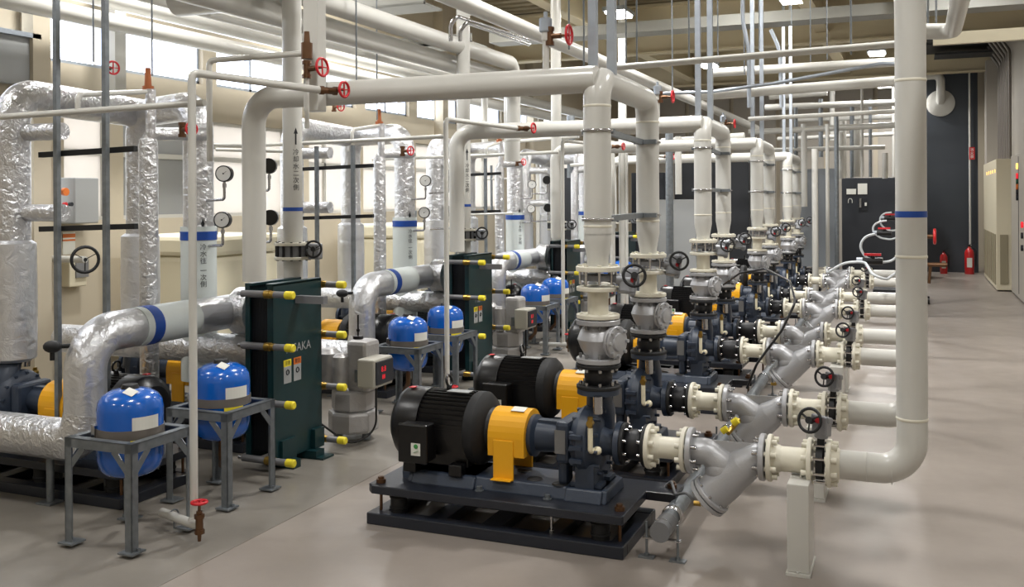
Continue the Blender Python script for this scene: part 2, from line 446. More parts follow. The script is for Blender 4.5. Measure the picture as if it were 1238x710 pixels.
    b.box(P(x0+.085, -r-.0, (.2+mz)/2-.03), (.105, .012, mz-.2+.02)); b.box(P(x0+.085, r, (.2+mz)/2-.03), (.105, .012, mz-.2+.02)); b.box(P(x0+.085, -r-.02, .253), (.105, .05, .006))
    gd = b.build('coupling_guard', 'yellow', t, bev=.004)
    MB().box(P(x0+.13, -.03, mz-.01+r*.975+.003), (.07, .05, .003), R=Matrix.Rotation(.22, 3, 'X')).build('guard_label', 'label', gd)
    # bearing housing
    b = MB().lathe([(0, 0), (.1, 0), (.102, .02), (.075, .035), (.07, .16), (.095, .19), (.1, .21), (0, .21)], P(-.335, 0, ZA), (1, 0, 0), 28)
    b.box(P(-.24, 0, ZA+.072), (.12, .05, .02)); b.build('bearing_housing', 'navy', t)
    b = MB().box(P(-.145, 0, ZA+.005), (.07, .24, .2)); b.box(P(-.15, -.05, ZA-.12), (.05, .1, .16)); b.build('frame_adapter', 'navy', t, bev=.02)
    MB().box(P(-.152, -.122, ZA+.01), (.052, .004, .11)).build('nameplate', 'silverdull', t)
    # volute
    b = MB().lathe([(0, 0), (.11, 0), (.15, .02), (.168, .05), (.165, .09), (.14, .12), (.1, .135), (0, .135)], P(-.11, 0, ZA), (1, 0, 0), 36)
    b.tube([P(-.03, .09, ZA), P(-.01, .07, ZA+.12), P(0, 0, ZA+.235)], .06, .1, rs=[.08, .07, .055])
    b.lathe([(0, 0), (.102, 0), (.102, .025), (0, .025)], P(0, 0, .673), (0, 0, 1), 28)
    b.lathe([(.07, 0), (.06, .03), (.06, .06), (.1, .075), (.1, .1), (0, .1)], P(.02, 0, ZA), (1, 0, 0), 28)
    for dz in (-.06, 0, .05): b.box(P(-.06, -.15, ZA+dz), (.06, .05, .018))
    b.box(P(-.03, 0, .3), (.09, .26, .12)); b.box(P(-.03, -.07, .24), (.15, .08, .06)); b.box(P(-.03, .07, .24), (.15, .08, .06))
    b.bolts(P(-.03, 0, ZA), (1, 0, 0), .148, 12, .009, .14, .1).build('volute_casing', 'navy', t)
    # bleed and gauge cocks
    b = MB().tube([P(.03, -.1, ZA-.01), P(.01, -.16, ZA-.01), P(.01, -.16, ZA+.1)], .012, .012, 10); b.sph(P(.035, -.13, ZA-.01), .02, seg=10)
    b.build('bleed_pipe', 'ivory', t)
    MB().cyl(P(.01, -.16, ZA+.1), P(.01, -.16, ZA+.15), .013, seg=8).cyl(P(.01, -.175, ZA+.12), P(.01, -.145, ZA+.12), .016, seg=8).build('bleed_cock', 'brassbright', t)
    MB().tube([P(.035, -.12, ZA+.16), P(.035, -.125, ZA+.24)], .022, 0, 14).build('gauge_cock', 'steel', t)
    return t
pump0 = make_pump((PX[0], PY[0], 0), 'right-hand-row pump set with black motor and yellow guard, '+ORD[0], group='pump sets in the right-hand row')
pumps = [pump0]
for i in range(1, 8):
    pumps.append(copy_thing(pump0, (PX[i], PY[i], 0), 'right-hand-row pump set with black motor and yellow guard, '+ORD[i]))

def flange_mb(b, c, a, R, th, r0=0., hub=0.):
    a = V(a).normalized()
    b.lathe([(r0, 0), (R-.003, 0), (R, .003), (R, th-.003), (R-.003, th), (r0, th)], V(c), a, 28)
# ---- suction rubber joint, spool, strainer, valve
def make_joint(c, a, L, label, R=.098, r=.07, name='rubber_joint', cat='rubber joint', group=None, root=None):
    a = V(a).normalized(); t = thing(name, root or c, label, cat, group); c = V(c)
    e = c+a*L
    MB().lathe([(.05, 0), (r*.8, .012), (r, L*.3), (r*1.04, L*.5), (r, L*.7), (r*.8, L-.012), (.05, L)], c, a, 28).build('bellows', 'rubber', t)
    for q, s in ((c, 1), (e, -1)):
        b = MB(); flange_mb(b, q, a*s, R, .018); b.use(1).bolts(q+a*s*.012, a, R*.8, 8, .009, .045, .39).build('flange', ('blackmatte', 'steel'), t)
    return t
def make_spool(c, a, L, r, label, mt='cream_flange', R=.103, name='pipe_spool', cat='pipe', group=None, gus=True):
    a = V(a).normalized(); t = thing(name, c, label, cat, group); c = V(c); e = c+a*L
    b = MB().lathe([(r, 0), (r, L)], c, a, 28)
    if gus: b.lathe([(r, .012), (r*1.25, .018), (r, .06)], c, a, 28)
    b.build('pipe', mt, t)
    for q, s in ((c, 1), (e, -1)):
        b = MB(); flange_mb(b, q, a*s, R, .02); b.bolts(q+a*s*(.018 if gus else .01), a, R*.8, 8, .012 if gus else .008, .05 if gus else .026, .39).build('flange', mt, t)
    return t
def make_strainer(c, label, group):
    # c: left flange face; run along +X, length .33 ; basket leg leans down and back to the left
    t = thing('y_strainer', c, label, 'strainer', group); c = V(c); L = .345
    b = MB(); 
    b.tube([c+V((.0, 0, 0)), c+V((.09, 0, 0)), c+V((.16, 0, -.055)), c+V((.17, 0, -.09))], .058, .06, 24, rs=[.056, .06, .066, .062])
    b.tube([c+V((L, 0, 0)), c+V((L-.04, 0, -.005)), c+V((L-.10, 0, -.05)), c+V((L-.19, 0, -.14)), c+V((L-.235, 0, -.185))], .07, .05, 28, rs=[.058, .064, .078, .085, .082])
    b.sph(c+V((.15, 0, -.075)), .075, (1, .95, 1), 20)
    b.build('body', 'silverpaint', t)
    b = MB(); flange_mb(b, c, (1, 0, 0), .103, .024); b.use(1).bolts(c+V((.02, 0, 0)), (1, 0, 0), .082, 8, .009, .06, .39).build('flange', ('silverpaint', 'steel'), t)
    b = MB(); flange_mb(b, c+V((L, 0, 0)), (-1, 0, 0), .103, .024); b.use(1).bolts(c+V((L-.02, 0, 0)), (1, 0, 0), .082, 8, .009, .06, .39).build('flange', ('silverpaint', 'steel'), t)
    d = V((-.045, 0, -.045)).normalized(); q = c+V((L-.235, 0, -.185))
    b = MB(); flange_mb(b, q-d*.0, d, .098, .02); b.lathe([(0, 0), (.098, 0), (.098, .018), (.07, .024), (0, .03)], q+d*.024, d, 28); b.use(1).bolts(q+d*.02, d, .083, 8, .008, .06).build('basket_cover', ('silverpaint', 'steel'), t)
    MB().prism([c+V((.06, -.003, .055)), c+V((L-.03, -.003, .055)), c+V((L-.1, -.003, -.02)), c+V((.12, -.003, -.02))], None, (0, .006, 0)).build('web', 'silverpaint', t)
    MB().tube([q+d*.05, q+d*.08, q+d*.08+V((-.03, 0, 0))], .012, .01, 8).build('drain_plug', 'brassbright', t)
    return t
def make_wheel(mb, c, a, R, sp=3, r=.008):
    c = V(c); x, y, z = basis(a); mb.tor(c, a, R, min(r, R*.14), 24, 6); mb.cyl(c-z*.012, c+z*.012, .016, seg=10)
    for k in range(sp):
        t = 2*PI*k/sp+.5; mb.bar(c, c+(x*math.cos(t)+y*math.sin(t))*R, .009, .006)
    return mb
def make_bfly(c, a, L, label, act, wdir, WR, group, R=.103, vm='blackmatte', vr=.72, wo=(-.045, -.05, .03), gh=.07):
    # c: centre, a axis, L distance between flange outer faces; act: vector to the gearbox; wdir: wheel axis
    a = V(a).normalized(); c = V(c); t = thing('butterfly_valve', c, label, 'valve', group); act = V(act)
    b = MB().cyl(c-a*(L*.26), c+a*(L*.26), R*vr, seg=28); b.bar(c, c+act*.8, .03, .03); b.build('valve_body', vm, t)
    tx, ty, tz = basis(a)
    for q_ in range(8):
        w_ = .39+PI*q_/4; p_ = c+(tx*math.cos(w_)+ty*math.sin(w_))*R*.82; MB().cyl(p_-a*L*.62, p_+a*L*.62, .007, seg=8).build('tie_bolt', 'chrome', t)
    g = c+act; wd = V(wdir).normalized(); up = act.normalized()
    b = MB(); x, y, z = basis(wd); 
    Rm = Matrix((wd, wd.cross(up).normalized(), up)).transposed()
    b.box(g, (.06, gh, .085), R=Rm); b.cyl(g-up*.05, g+up*.02, .03, seg=14); b.box(g-wd*.0+up*.03, (.05, gh*1.2, .03), R=Rm); b.build('gearbox', 'greycast', t, bev=.008)
    w = g+V(wo)
    b = MB().cyl(g+up*.02, w, .008, seg=8); make_wheel(b, w, wd, WR); b.build('handwheel', 'blackmatte', t)
    MB().cyl(g+up*.02+wd*.03, g+up*.02+wd*.045, .012, seg=10).build('position_knob', 'red', t)
    return t
def nth(i): return ORD[i]
def S(x): return x
joints = []; 
for i in range(8):
    Y = PY[i]; sx = SX[i]; x0 = PX[i]+.12; L = sx-x0
    lab = lambda s: s+', '+ORD[i]
    make_joint((x0, Y, ZA), (1, 0, 0), L, lab('black rubber joint on the pump suction, right-hand row'), group='suction rubber joints')
    if i == 0:
        sp0 = make_spool((sx, Y, ZA), (1, 0, 0), .185, .05, lab('short cream flanged suction pipe between rubber joint and strainer'), group='suction spools')
        st0 = make_strainer((sx+.19, Y, ZA), lab('silver-painted Y-shaped strainer on a suction line'), 'suction strainers')
        s20 = make_spool((sx+.545, Y, ZA), (1, 0, 0), .19, .055, lab('short cream pipe between silver strainer and handwheel valve'), group='valve spools')
        bv0 = make_bfly((sx+.765, Y, ZA), (1, 0, 0), .055, lab('suction butterfly valve with round black handwheel above the pipe'), (.01, -.02, .165), (-.35, -1, .25), .05, 'suction butterfly valves')
    else:
        copy_thing(sp0, (sx, Y, ZA), lab('short cream flanged suction pipe between rubber joint and strainer'))
        copy_thing(st0, (sx+.19, Y, ZA), lab('silver-painted Y-shaped strainer on a suction line'))
        copy_thing(s20, (sx+.545, Y, ZA), lab('short cream pipe between silver strainer and handwheel valve'))
        copy_thing(bv0, (sx+.765, Y, ZA), lab('suction butterfly valve with round black handwheel above the pipe'))
    # long suction pipe and riser up to the roof
    xs = sx+.795
    t = thing('suction_riser', (-.018, Y, ZA), ('thick cream standpipe with blue band rising to the roof at right' if i == 0 else lab('cream suction pipe rising behind the blue-banded standpipe')), 'pipe', 'suction standpipes')
    MB().tube([(xs, Y, ZA), (-.018, Y, ZA), (-.018, Y, ZC)], .062, .13, 28, nb=12).build('pipe', 'cream', t)
    MB().lathe([(.062, 0), (.083, .01), (.08, .03), (.062, .055)], (xs, Y, ZA), (1, 0, 0), 28).build('flange_neck', 'cream_flange', t)
    b = MB(); flange_mb(b, (xs, Y, ZA), (1, 0, 0), .103, .02); b.bolts((xs+.02, Y, ZA), (1, 0, 0), .083, 8, .014, .05, .39).build('flange', 'cream_flange', t)
    if i == 0:
        for z in (1.34, .66, 2.08): MB().lathe([(.0625, 0), (.0645, .003), (.0645, .01), (.0625, .013)], (-.018, Y, z), (0, 0, 1), 28).build('weld_ring', 'cream_flange', t)
        MB().lathe([(.063, 0), (.0635, 0), (.0635, .026), (.063, .026)], (-.018, Y, ay(1100, 259, Y).z-.013), (0, 0, 1), 28).build('blue_band', 'bluetape', t)
        for x in (-.1, -.2): MB().lathe([(.0622, 0), (.0635, .002), (.0622, .004)], (x, Y, ZA), (1, 0, 0), 28).build('weld_ring', 'cream', t)
    if i < 5:
        px = sx+.69; pl = 'cream steel post with foot plate under a suction pipe'
        if i == 0:
            po0 = thing('support_post', (px, Y-.06, 0), lab(pl), 'post', 'suction support posts')
            MB().b2((px-.045, Y-.17, .012), (px+.045, Y+.05, .385)).build('post', 'cream', po0, bev=.004)
            MB().b2((px-.05, Y-.185, 0), (px+.05, Y+.06, .012)).cyl((px, Y-.178, .0), (px, Y-.178, .02), .007, seg=6).build('foot_plate', 'cream', po0)
            MB().b2((px-.004, Y-.06, .385), (px+.004, Y+.05, .40)).build('saddle', 'cream', po0)
        else: copy_thing(po0, (px, Y-.06, 0), lab(pl))
# ---- discharge side
Z1, Z2, Z3, Z4, Z5, Z6 = .698, .815, .83, 1.035, 1.19, 1.265
def make_check(c, label, group):
    t = thing('check_valve', c, label, 'valve', group); c = V(c)
    MB().lathe([(.055, 0), (.06, .03), (.085, .07), (.1, .11), (.085, .15), (.06, .18), (.055, .205)], c, (0, 0, 1), 28).build('body', 'silverpaint', t)
    for z, s in ((0, 1), (.205, -1)):
        b = MB(); flange_mb(b, c+V((0, 0, z)), (0, 0, s), .105, .024); b.use(1).bolts(c+V((0, 0, z+s*.02)), (0, 0, 1), .084, 8, .008, .05, .39).build('flange', ('silverpaint', 'silverdull'), t)
    d = V((1, -.35, 0)).normalized(); q = c+V((0, 0, .105))
    b = MB().cyl(q, q+d*.105, .06, .062, 24); flange_mb(b, q+d*.085, d, .076, .014); flange_mb(b, q+d*.102, d, .076, .013)
    b.lathe([(.045, 0), (.04, .012), (0, .016)], q+d*.114, d, 20); b.bolts(q+d*.106, d, .066, 8, .009, .045).build('bonnet', 'silverpaint', t)
    return t
for i in range(8):
    X, Y = PX[i], PY[i]; lab = lambda s: s+', '+ORD[i]
    if i == 0:
        j0 = make_joint((X, Y, Z1), (0, 0, 1), Z2-Z1, lab('black rubber joint standing on the pump outlet'), R=.105, r=.065, group='discharge rubber joints')
        c0 = make_check((X, Y, Z3-.01), lab('silver check valve with round bolted side cover above the pump'), 'check valves')
        d0 = make_spool((X, Y, Z4-.005), (0, 0, 1), Z5-Z4-.005, .05, lab('short cream neck pipe between check valve and butterfly valve'), group='riser spools', gus=False)
        b0 = make_bfly((X, Y, (Z5+Z6)/2-.005), (0, 0, 1), .05, lab('riser butterfly valve with grey gearbox and black handwheel'), (.155, -.02, -.01), (.35, -1, .25), .05, 'riser butterfly valves', vm='greyplastic', vr=.78, wo=(.045, -.06, .03), gh=.12)
    else:
        copy_thing(j0, (X, Y, Z1), lab('black rubber joint standing on the pump outlet'))
        copy_thing(c0, (X, Y, Z3-.01), lab('silver check valve with round bolted side cover above the pump'))
        copy_thing(d0, (X, Y, Z4-.005), lab('short cream neck pipe between check valve and butterfly valve'))
        copy_thing(b0, (X, Y, (Z5+Z6)/2-.005), lab('riser butterfly valve with grey gearbox and black handwheel'))
ZH = 2.165
HXL = [(307, 4.40), (552, 7.42), (672, 10.43), (740, 13.95)]
for k in range(4):
    i, j = 2*k, 2*k+1; kk = ['nearest', 'second', 'third', 'farthest'][k]
    t = thing('riser_header', (PX[i], PY[i], Z6), 'cream inverted-U riser pair with header pipe running left, %s of four' % kk, 'pipe', 'cream riser headers')
    xl = ay(HXL[k][0], 200, PY[i]).x; rr = .066
    MB().tube([(PX[i], PY[i], Z6+.16), (PX[i], PY[i], ZH), (PX[j], PY[j], ZH), (PX[j], PY[j], Z6+.16)], rr, .10, 28, nb=12).build('riser_pipe', 'cream', t)
    MB().tube([(PX[i], PY[i], ZH), (xl, PY[i], ZH), (xl, PY[i], 1.15)], rr*.98, .15, 28, nb=12).build('header_pipe', 'cream', t)
    for q in (i, j):
        MB().lathe([(.05, 0), (.05, .035), (rr, .13), (rr, .165)], (PX[q], PY[q], Z6), (0, 0, 1), 28).build('reducer', 'cream', t)
        b = MB(); flange_mb(b, (PX[q], PY[q], Z6-.012), (0, 0, 1), .105, .024); b.bolts((PX[q], PY[q], Z6+.01), (0, 0, 1), .085, 8, .011, .02, .39).build('flange', 'cream_flange', t)
        for z in (1.46, 2.03): MB().lathe([(rr, 0), (rr+.002, .003), (rr+.002, .009), (rr, .012)], (PX[q], PY[q], z), (0, 0, 1), 28).build('weld_ring', 'cream_flange', t)
    # strut posts and clamps
    for m_, (dx, q) in enumerate(((-.06, i), (.035, i))):
        x = PX[q]+dx; yy = PY[q]+.13
        b = MB()
        b.b2((x-.02, yy-.02, .01 if m_ == 0 else 2.2), (x+.02, yy+.02, ZC-.03)); 
        tag(b.build('strut_post', 'galvlight'), 'blue-grey strut post, %s of two behind the %s riser pair' % (('left', 'right')[m_], kk), 'post', 'strut posts behind the risers')
    for m_, z in enumerate((1.66, 1.98)) if k else enumerate((1.5, 1.92)):
        t2 = thing('pipe_clamp', (PX[i]-.08, PY[i], z), 'galvanised bracket with U-bolts, %s of two clamping the %s riser pair' % (('lower', 'upper')[m_], kk), 'bracket', 'riser clamp brackets')
        yy0 = PY[i]+.08
        MB().bar((PX[i]+.02, yy0, z), (PX[j]-.02, PY[j]-.07, z), .025, .03).bar((PX[i]-.1, yy0, z), (PX[i]+.06, yy0, z), .03, .025).bar((PX[j]-.06, PY[j]-.07, z), (PX[j]+.07, PY[j]-.07, z), .03, .025).build('channel', 'galv', t2)
        for q in (i, j): MB().tor((PX[q], PY[q], z), (0, 0, 1), rr+.006, .006, 28, 6).build('u_bolt', 'steel', t2)
# floor tube behind the strainers
fx0 = V((-1.04, 4.15, .135)); fx1 = fx0+V((-.25, 9.5, 0))
t = thing('condensate_tube', (fx0.x, fx0.y, 0), 'grey round steel tube with end cap lying along the floor beneath the strainers', 'tube')
MB().tube([fx0+V((0, .12, 0)), fx1], .039, 0, 24).build('pipe', 'galv', t)
MB().tube([fx0, fx0+V((0, .14, 0))], .045, 0, 24).build('end_cap', 'greyplastic', t)
MB().lathe([(.04, 0), (.049, .005), (.049, .03), (.04, .035)], fx0+V((0, .22, 0)), (0, 1, 0), 24).build('collar', 'steel', t)
glyphs(MB(), 'VP100', .03, fx0+V((0, -.001, 0)), (1, 0, 0), (0, 0, 1)).build('cap_mark', 'ink', t) if False else None
for n_ in range(5):
    yy = fx0.y+.05+n_*1.9; xx = fx0.x-.25*(yy-fx0.y)/9.5
    for s_ in (-1, 1):
        b = MB().cyl((xx+s_*.07, yy, 0), (xx+s_*.07, yy, .16), .006, seg=8).box((xx+s_*.07, yy, .004), (.07, .04, .008)).cyl((xx+s_*.07, yy, .008), (xx+s_*.07, yy, .02), .012, seg=6); b.build('stand_leg', 'galv', t)
    MB().tor((xx, yy, .135), (0, 1, 0), .042, .005, 24, 6).box((xx, yy, .09), (.17, .03, .006)).build('saddle', 'steel', t)
# small drain hoses and cables on the pump row
tag(MB().tube([(-1.13, 4.62, .19), (-1.1, 4.62, .23), (-1.05, 4.5, .2), (-.98, 4.42, .24), (-.93, 4.40, .2)], .007, .03, 8).build('drain_hose', 'greyplastic'), 'thin brown-grey drain hose looping from the nearest pump base over the floor tube', 'hose')
hp = [ay(903, 470, 6.9), ay(915, 440, 6.9), ay(945, 400, 7.0), ay(962, 365, 7.1), ay(955, 340, 7.3), ay(925, 325, 7.6), ay(895, 330, 7.8), ay(872, 346, 8.2)]
tag(MB().tube(hp, .009, .12, 8).build('black_cable', 'black'), 'long black cable drooping over the third suction pipe and its strainer', 'cable')
b = MB().cyl(ay(880, 524, 5.2), ay(893, 508, 5.3), .014, seg=8)
t = thing('drain_valve', ay(885, 516, 5.25), 'small silver drain cock with yellow grips below the second strainer', 'valve'); b.build('body', 'brassbright', t)
MB().cyl(ay(873, 522, 5.2), ay(879, 518, 5.2), .018, seg=10).cyl(ay(886, 512, 5.25), ay(892, 508, 5.25), .02, seg=10).build('grip', 'yellowcap', t)
# ================================================================ LEFT SIDE: heat-exchanger trains
TR = ['in the nearest train', 'in the second train', 'in the third train', 'in the farthest train']
DT = [(0, 0), (-.118, 2.93), (-.225, 5.86), (-.34, 8.9)]
def make_tank(loc, label):
    t = thing('expansion_tank', loc, label, 'tank', 'blue expansion tanks'); l = V(loc)
    r = .15
    MB().lathe([(0, .0), (.07, .004), (.115, .02), (.138, .045), (r, .09), (r, .32), (.144, .355), (.125, .382), (.09, .402), (.04, .412), (0, .414)], l, (0, 0, 1), 36).build('shell', 'blue', t)
    MB().cyl(l+V((0, 0, .405)), l+V((0, 0, .43)), .045, .035, 20).build('valve_cap', 'black', t)
    MB().lathe([(r+.001, 0), (r+.004, 0), (r+.004, .045), (r+.001, .045)], l+V((0, 0, .195)), (0, 0, 1), 36).build('strap', 'strap', t)
    def curved(z0, z1, a0, a1, name, m):
        b = MB(); n = 8
        for k in range(n):
            p = [a0+(a1-a0)*k/n, a0+(a1-a0)*(k+1)/n]
            q = [l+V((math.cos(a)*(r+.0055), math.sin(a)*(r+.0055), z)) for z in (z0, z1) for a in p]
            b.add(q, [(0, 1, 3, 2)], True)
        b.build(name, m, t)
    curved(.24, .30, -.75, .1, 'paper_label', 'label'); curved(.178, .196, -.8, -.1, 'yellow_label', 'yellowcap')
    n0 = V((.35, -.45, 1)).normalized(); MB().box(l+V((.06, -.06, .408)), (.055, .045, .002), R=Matrix.Rotation(.5, 3, V((.8, .6, 0)).normalized())).build('top_label', 'label', t)
    MB().box(l+V((-.09, -.13, .215)), (.02, .02, .08)).box(l+V((-.11, -.115, .215)), (.015, .02, .08)).build('strap_buckle', 'steel', t)
    MB().tube([l+V((0, 0, .02)), l+V((0, 0, -.1)), l+V((-.1, .12, -.18))], .018, .03, 12).build('inlet_pipe', 'brass', t)
    return t
def make_stand(loc, w, label):
    t = thing('tank_stand', loc, label, 'stand', 'galvanised tank stands'); l = V(loc); h = .5; a = w/2
    b = MB()
    for s in (-1, 1):
        b.box(l+V((0, s*(a-.003), h-.0225)), (w, .006, .045)); b.box(l+V((0, s*(a-.02), h-.003)), (w, .04, .006))
        b.box(l+V((s*(a-.003), 0, h-.0225)), (.006, w, .045)); b.box(l+V((s*(a-.02), 0, h-.003)), (.04, w, .006))
    b.build('top_frame', 'galv', t)
    for sx in (-1, 1):
        for sy in (-1, 1):
            b = MB(); x, y = sx*a, sy*a
            b.box(l+V((x-sx*.02, y-sy*.003, h/2)), (.04, .006, h-.01)); b.box(l+V((x-sx*.003, y-sy*.02, h/2)), (.006, .04, h-.01))
            lg = b.build('leg', 'galv', t)
            MB().box(l+V((x-sx*.02, y-sy*.02, .013)), (.085, .085, .008)).cyl(l+V((x+sx*.01, y-sy*.03, .016)), l+V((x+sx*.01, y-sy*.03, .03)), .008, seg=6).build('foot_plate', 'galv', lg)
            MB().bar(l+V((x-sx*.01, y-sy*.005, h-.15)), l+V((x-sx*.11, y-sy*.005, h-.04)), .005, .03).bar(l+V((x-sx*.005, y-sy*.01, h-.15)), l+V((x-sx*.005, y-sy*.11, h-.04)), .005, .03).build('gusset', 'galv', lg)
    return t
TS = [(-3.436, 3.53), (-3.463, 4.215)]
for k in range(4):
    dx, dy = DT[k]
    for m_, (x, y) in enumerate(TS):
        nm = ('front', 'rear')[m_]
        L1 = 'blue expansion tank with grey strap, %s one of the pair %s' % (nm, TR[k]); L2 = 'galvanised steel angle stand under the %s blue tank %s' % (nm, TR[k])
        zt = .30 + (.0 if m_ == 0 else .02)
        if k == 0 and m_ == 0: tk0 = make_tank((x+dx, y+dy, .30), L1); sd0 = make_stand((x+dx, y+dy, .008), .40, L2)
        else: copy_thing(tk0, (x+dx, y+dy, .30+.01*m_), L1); copy_thing(sd0, (x+dx, y+dy, .002), L2)
def make_hx(loc, label):
    # loc: near right corner of the frame plate on the floor
    t = thing('plate_heat_exchanger', loc, label, 'heat exchanger', 'green plate heat exchangers'); l = V(loc); W = .50; D = .20; z0, z1 = .05, 1.10
    def P(x, y, z): return l+V((x, y, z))
    b = MB().b2(P(-.018, 0, z0), P(0, W, z1)); b.b2(P(-.05, 0, z1-.012), P(.0, W, z1+.004)); b.b2(P(-.04, 0, z0), P(0, .006, z1)); b.b2(P(-.04, W-.006, z0), P(0, W, z1)); b.build('frame_plate', 'hxgreen', t, bev=.002)
    b = MB().b2(P(-D, 0, z0), P(-D+.018, W, z1)); b.b2(P(-D, 0, z1-.012), P(-D+.05, W, z1+.004)); b.b2(P(-D, 0, z0), P(-D+.035, .006, z1)); b.build('pressure_plate', 'hxgreen', t, bev=.002)
    b = MB()
    n = 18
    for i in range(n):
        x = -D+.03+(D-.06)*i/(n-1); b.b2(P(x-.003, .03, z0+.06), P(x+.003, W-.03, z1-.05))
    b.b2(P(-D+.03, .04, z0+.07), P(-.03, W-.04, z1-.06)); b.build('plate_pack', 'hxdark', t)
    MB().b2(P(-.12, .1, .0), P(.07, .17, .05)).b2(P(-.02, .06, .03), P(.02, .2, .17)).build('foot', 'hxgreen', t)
    MB().b2(P(-.1, .33, 0), P(.07, .42, .05)).b2(P(.0, .33, 0), P(.12, .45, .012)).b2(P(-.02, W-.12, .05), P(.03, W-.02, .17)).build('foot', 'hxgreen', t)
    MB().bar(P(-D-.02, W/2, z1-.12), P(.12, W/2+.0, z1-.12), .04, .045).build('guide_bar', 'silverdull', t) if False else MB().b2(P(0, .22, z1-.13), P(.2, .27, z1-.085)).build('guide_bar', 'greysleeve', t)
    for yy, zs in ((-.025, (1.045, .74, .41, .075)), (W+.02, (1.06, .745, .415, .08))):
        for z in zs:
            bo = thing_part(t, 'tie_bolt', 'steel', MB().cyl(P(-D-.03, yy, z), P(.13, yy, z), .011, seg=10))
            MB().cyl(P(-D, yy, z), P(-.04, yy, z), .021, seg=14).cyl(P(.03, yy, z), P(.11, yy, z), .02, seg=14).build('sleeve', 'greysleeve', bo)
            MB().cyl(P(-.035, yy, z), P(.0, yy, z), .027, seg=6).cyl(P(.0, yy, z), P(.03, yy, z), .023, seg=6).build('nut', 'brassbright', bo)
            MB().cyl(P(.105, yy, z), P(.165, yy, z), .024, seg=14, ch=.006).build('cap', 'yellowcap', bo)
    glyphs(MB(), 'HISAKA', .075, P(.0012, .25, .70), (0, 1, 0), (0, 0, 1)).build('maker_lettering', 'boxgrey', t)
    for j, (m1, y) in enumerate((('yellowcap', .10), ('orange', .20))):
        MB().b2(P(.0005, y, .50), P(.002, y+.075, .60)).build('warning_label', 'boxgrey', t)
        MB().b2(P(.0005, y, .60), P(.002, y+.075, .64)).build('label_header', m1, t)
        bb = MB().tor(P(.003, y+.037, .565), (1, 0, 0), .014, .004, 14, 4)
        glyphs(bb, '注意' if j == 0 else '警告', .028, P(.0025, y+.037, .62), (0, 1, 0), (0, 0, 1)); bb.build('label_print', 'ink', t)
    return t
def thing_part(t, name, m, mb): return mb.build(name, m, t)
HP = [(-3.473, 4.685), (-3.591, 7.625), (-3.705, 10.5), (-3.82, 13.4)]
for k in range(4):
    L = 'dark green plate heat exchanger with yellow-capped tie bolts %s' % TR[k]
    if k == 0: hx0 = make_hx((HP[0][0], HP[0][1], .002), L)
    else: copy_thing(hx0, (HP[k][0], HP[k][1], .002), L)
# grey insulated actuator with controller behind each exchanger
def make_act(loc, label):
    t = thing('insulated_valve', loc, label, 'valve', 'grey insulated valves beside the exchangers'); l = V(loc)
    def P(x, y, z): return l+V((x, y, z))
    b = MB()
    hexp = [(.16*math.cos(PI*(k+.5)/4), .16*math.sin(PI*(k+.5)/4)) for k in range(8)]
    b.prism([P(x*1.05, y*1.05, .06) for x, y in hexp], None, (0, 0, .14)); b.prism([P(x*.9, y*.9, .2) for x, y in hexp], None, (0, 0, .14)); b.build('lower_jacket', 'jacket', t, bev=.02)
    b = MB().cyl(P(-.17, -.03, .34), P(-.17, -.03, .60), .075, seg=20, ch=.03).cyl(P(-.04, -.09, .34), P(-.04, -.09, .58), .05, seg=20, ch=.02).box(P(.08, .0, .50), (.16, .18, .34)); b.build('upper_jacket', 'jacket', t, bev=.03)
    MB().cyl(P(-.12, 0, .01), P(-.12, 0, .1), .03).build('foot', 'galv', t); MB().cyl(P(.1, 0, .01), P(.1, 0, .1), .03).build('foot', 'galv', t)
    MB().cyl(P(.04, 0, .67), P(.04, 0, .69), .035, seg=16).cyl(P(.04, 0, .69), P(.04, 0, .83), .006, seg=8).cyl(P(.04, 0, .72), P(.04, 0, .735), .012, seg=8).build('stem', 'black', t)
    return t
def make_ctrl(loc, label):
    t = thing('control_box', loc, label, 'controller', 'controllers with red displays'); l = V(loc)
    def P(x, y, z): return l+V((x, y, z))
    MB().b2(P(-.0, -.17, 0), P(.13, .07, .185)).build('box', 'boxbeige', t, bev=.012)
    MB().b2(P(.13, -.155, .02), P(.14, .06, .17)).build('front_panel', 'blackcab', t, bev=.005)
    glyphs(MB(), '8.8', .05, P(.1405, -.07, .115), (0, 1, 0), (0, 0, 1)).build('digits', 'redlamp', t)
    glyphs(MB(), '88', .042, P(.1405, -.07, .065), (0, 1, 0), (0, 0, 1)).build('digits', 'redlamp', t)
    MB().tube([P(.06, -.03, 0), P(.06, -.03, -.3), P(-.05, -.16, -.38), P(-.22, -.3, -.2), P(-.3, -.33, -.1)], .007, .12, 8).build('cable', 'black', t)
    MB().b2(P(-.06, -.1, .02), P(.0, .0, .1)).build('bracket', 'galv', t)
    return t
for k in range(4):
    dx, dy = DT[k]; L1 = 'grey padded insulated valve body with black stem %s' % TR[k]; L2 = 'beige control box with red digital display %s' % TR[k]
    a = (-3.47+dx, 5.55+dy, .0); c = (-3.325+dx, 5.53+dy, .385)
    if k == 0: ac0 = make_act(a, L1); ct0 = make_ctrl(c, L2)
    else: copy_thing(ac0, a, L1); copy_thing(ct0, c, L2)
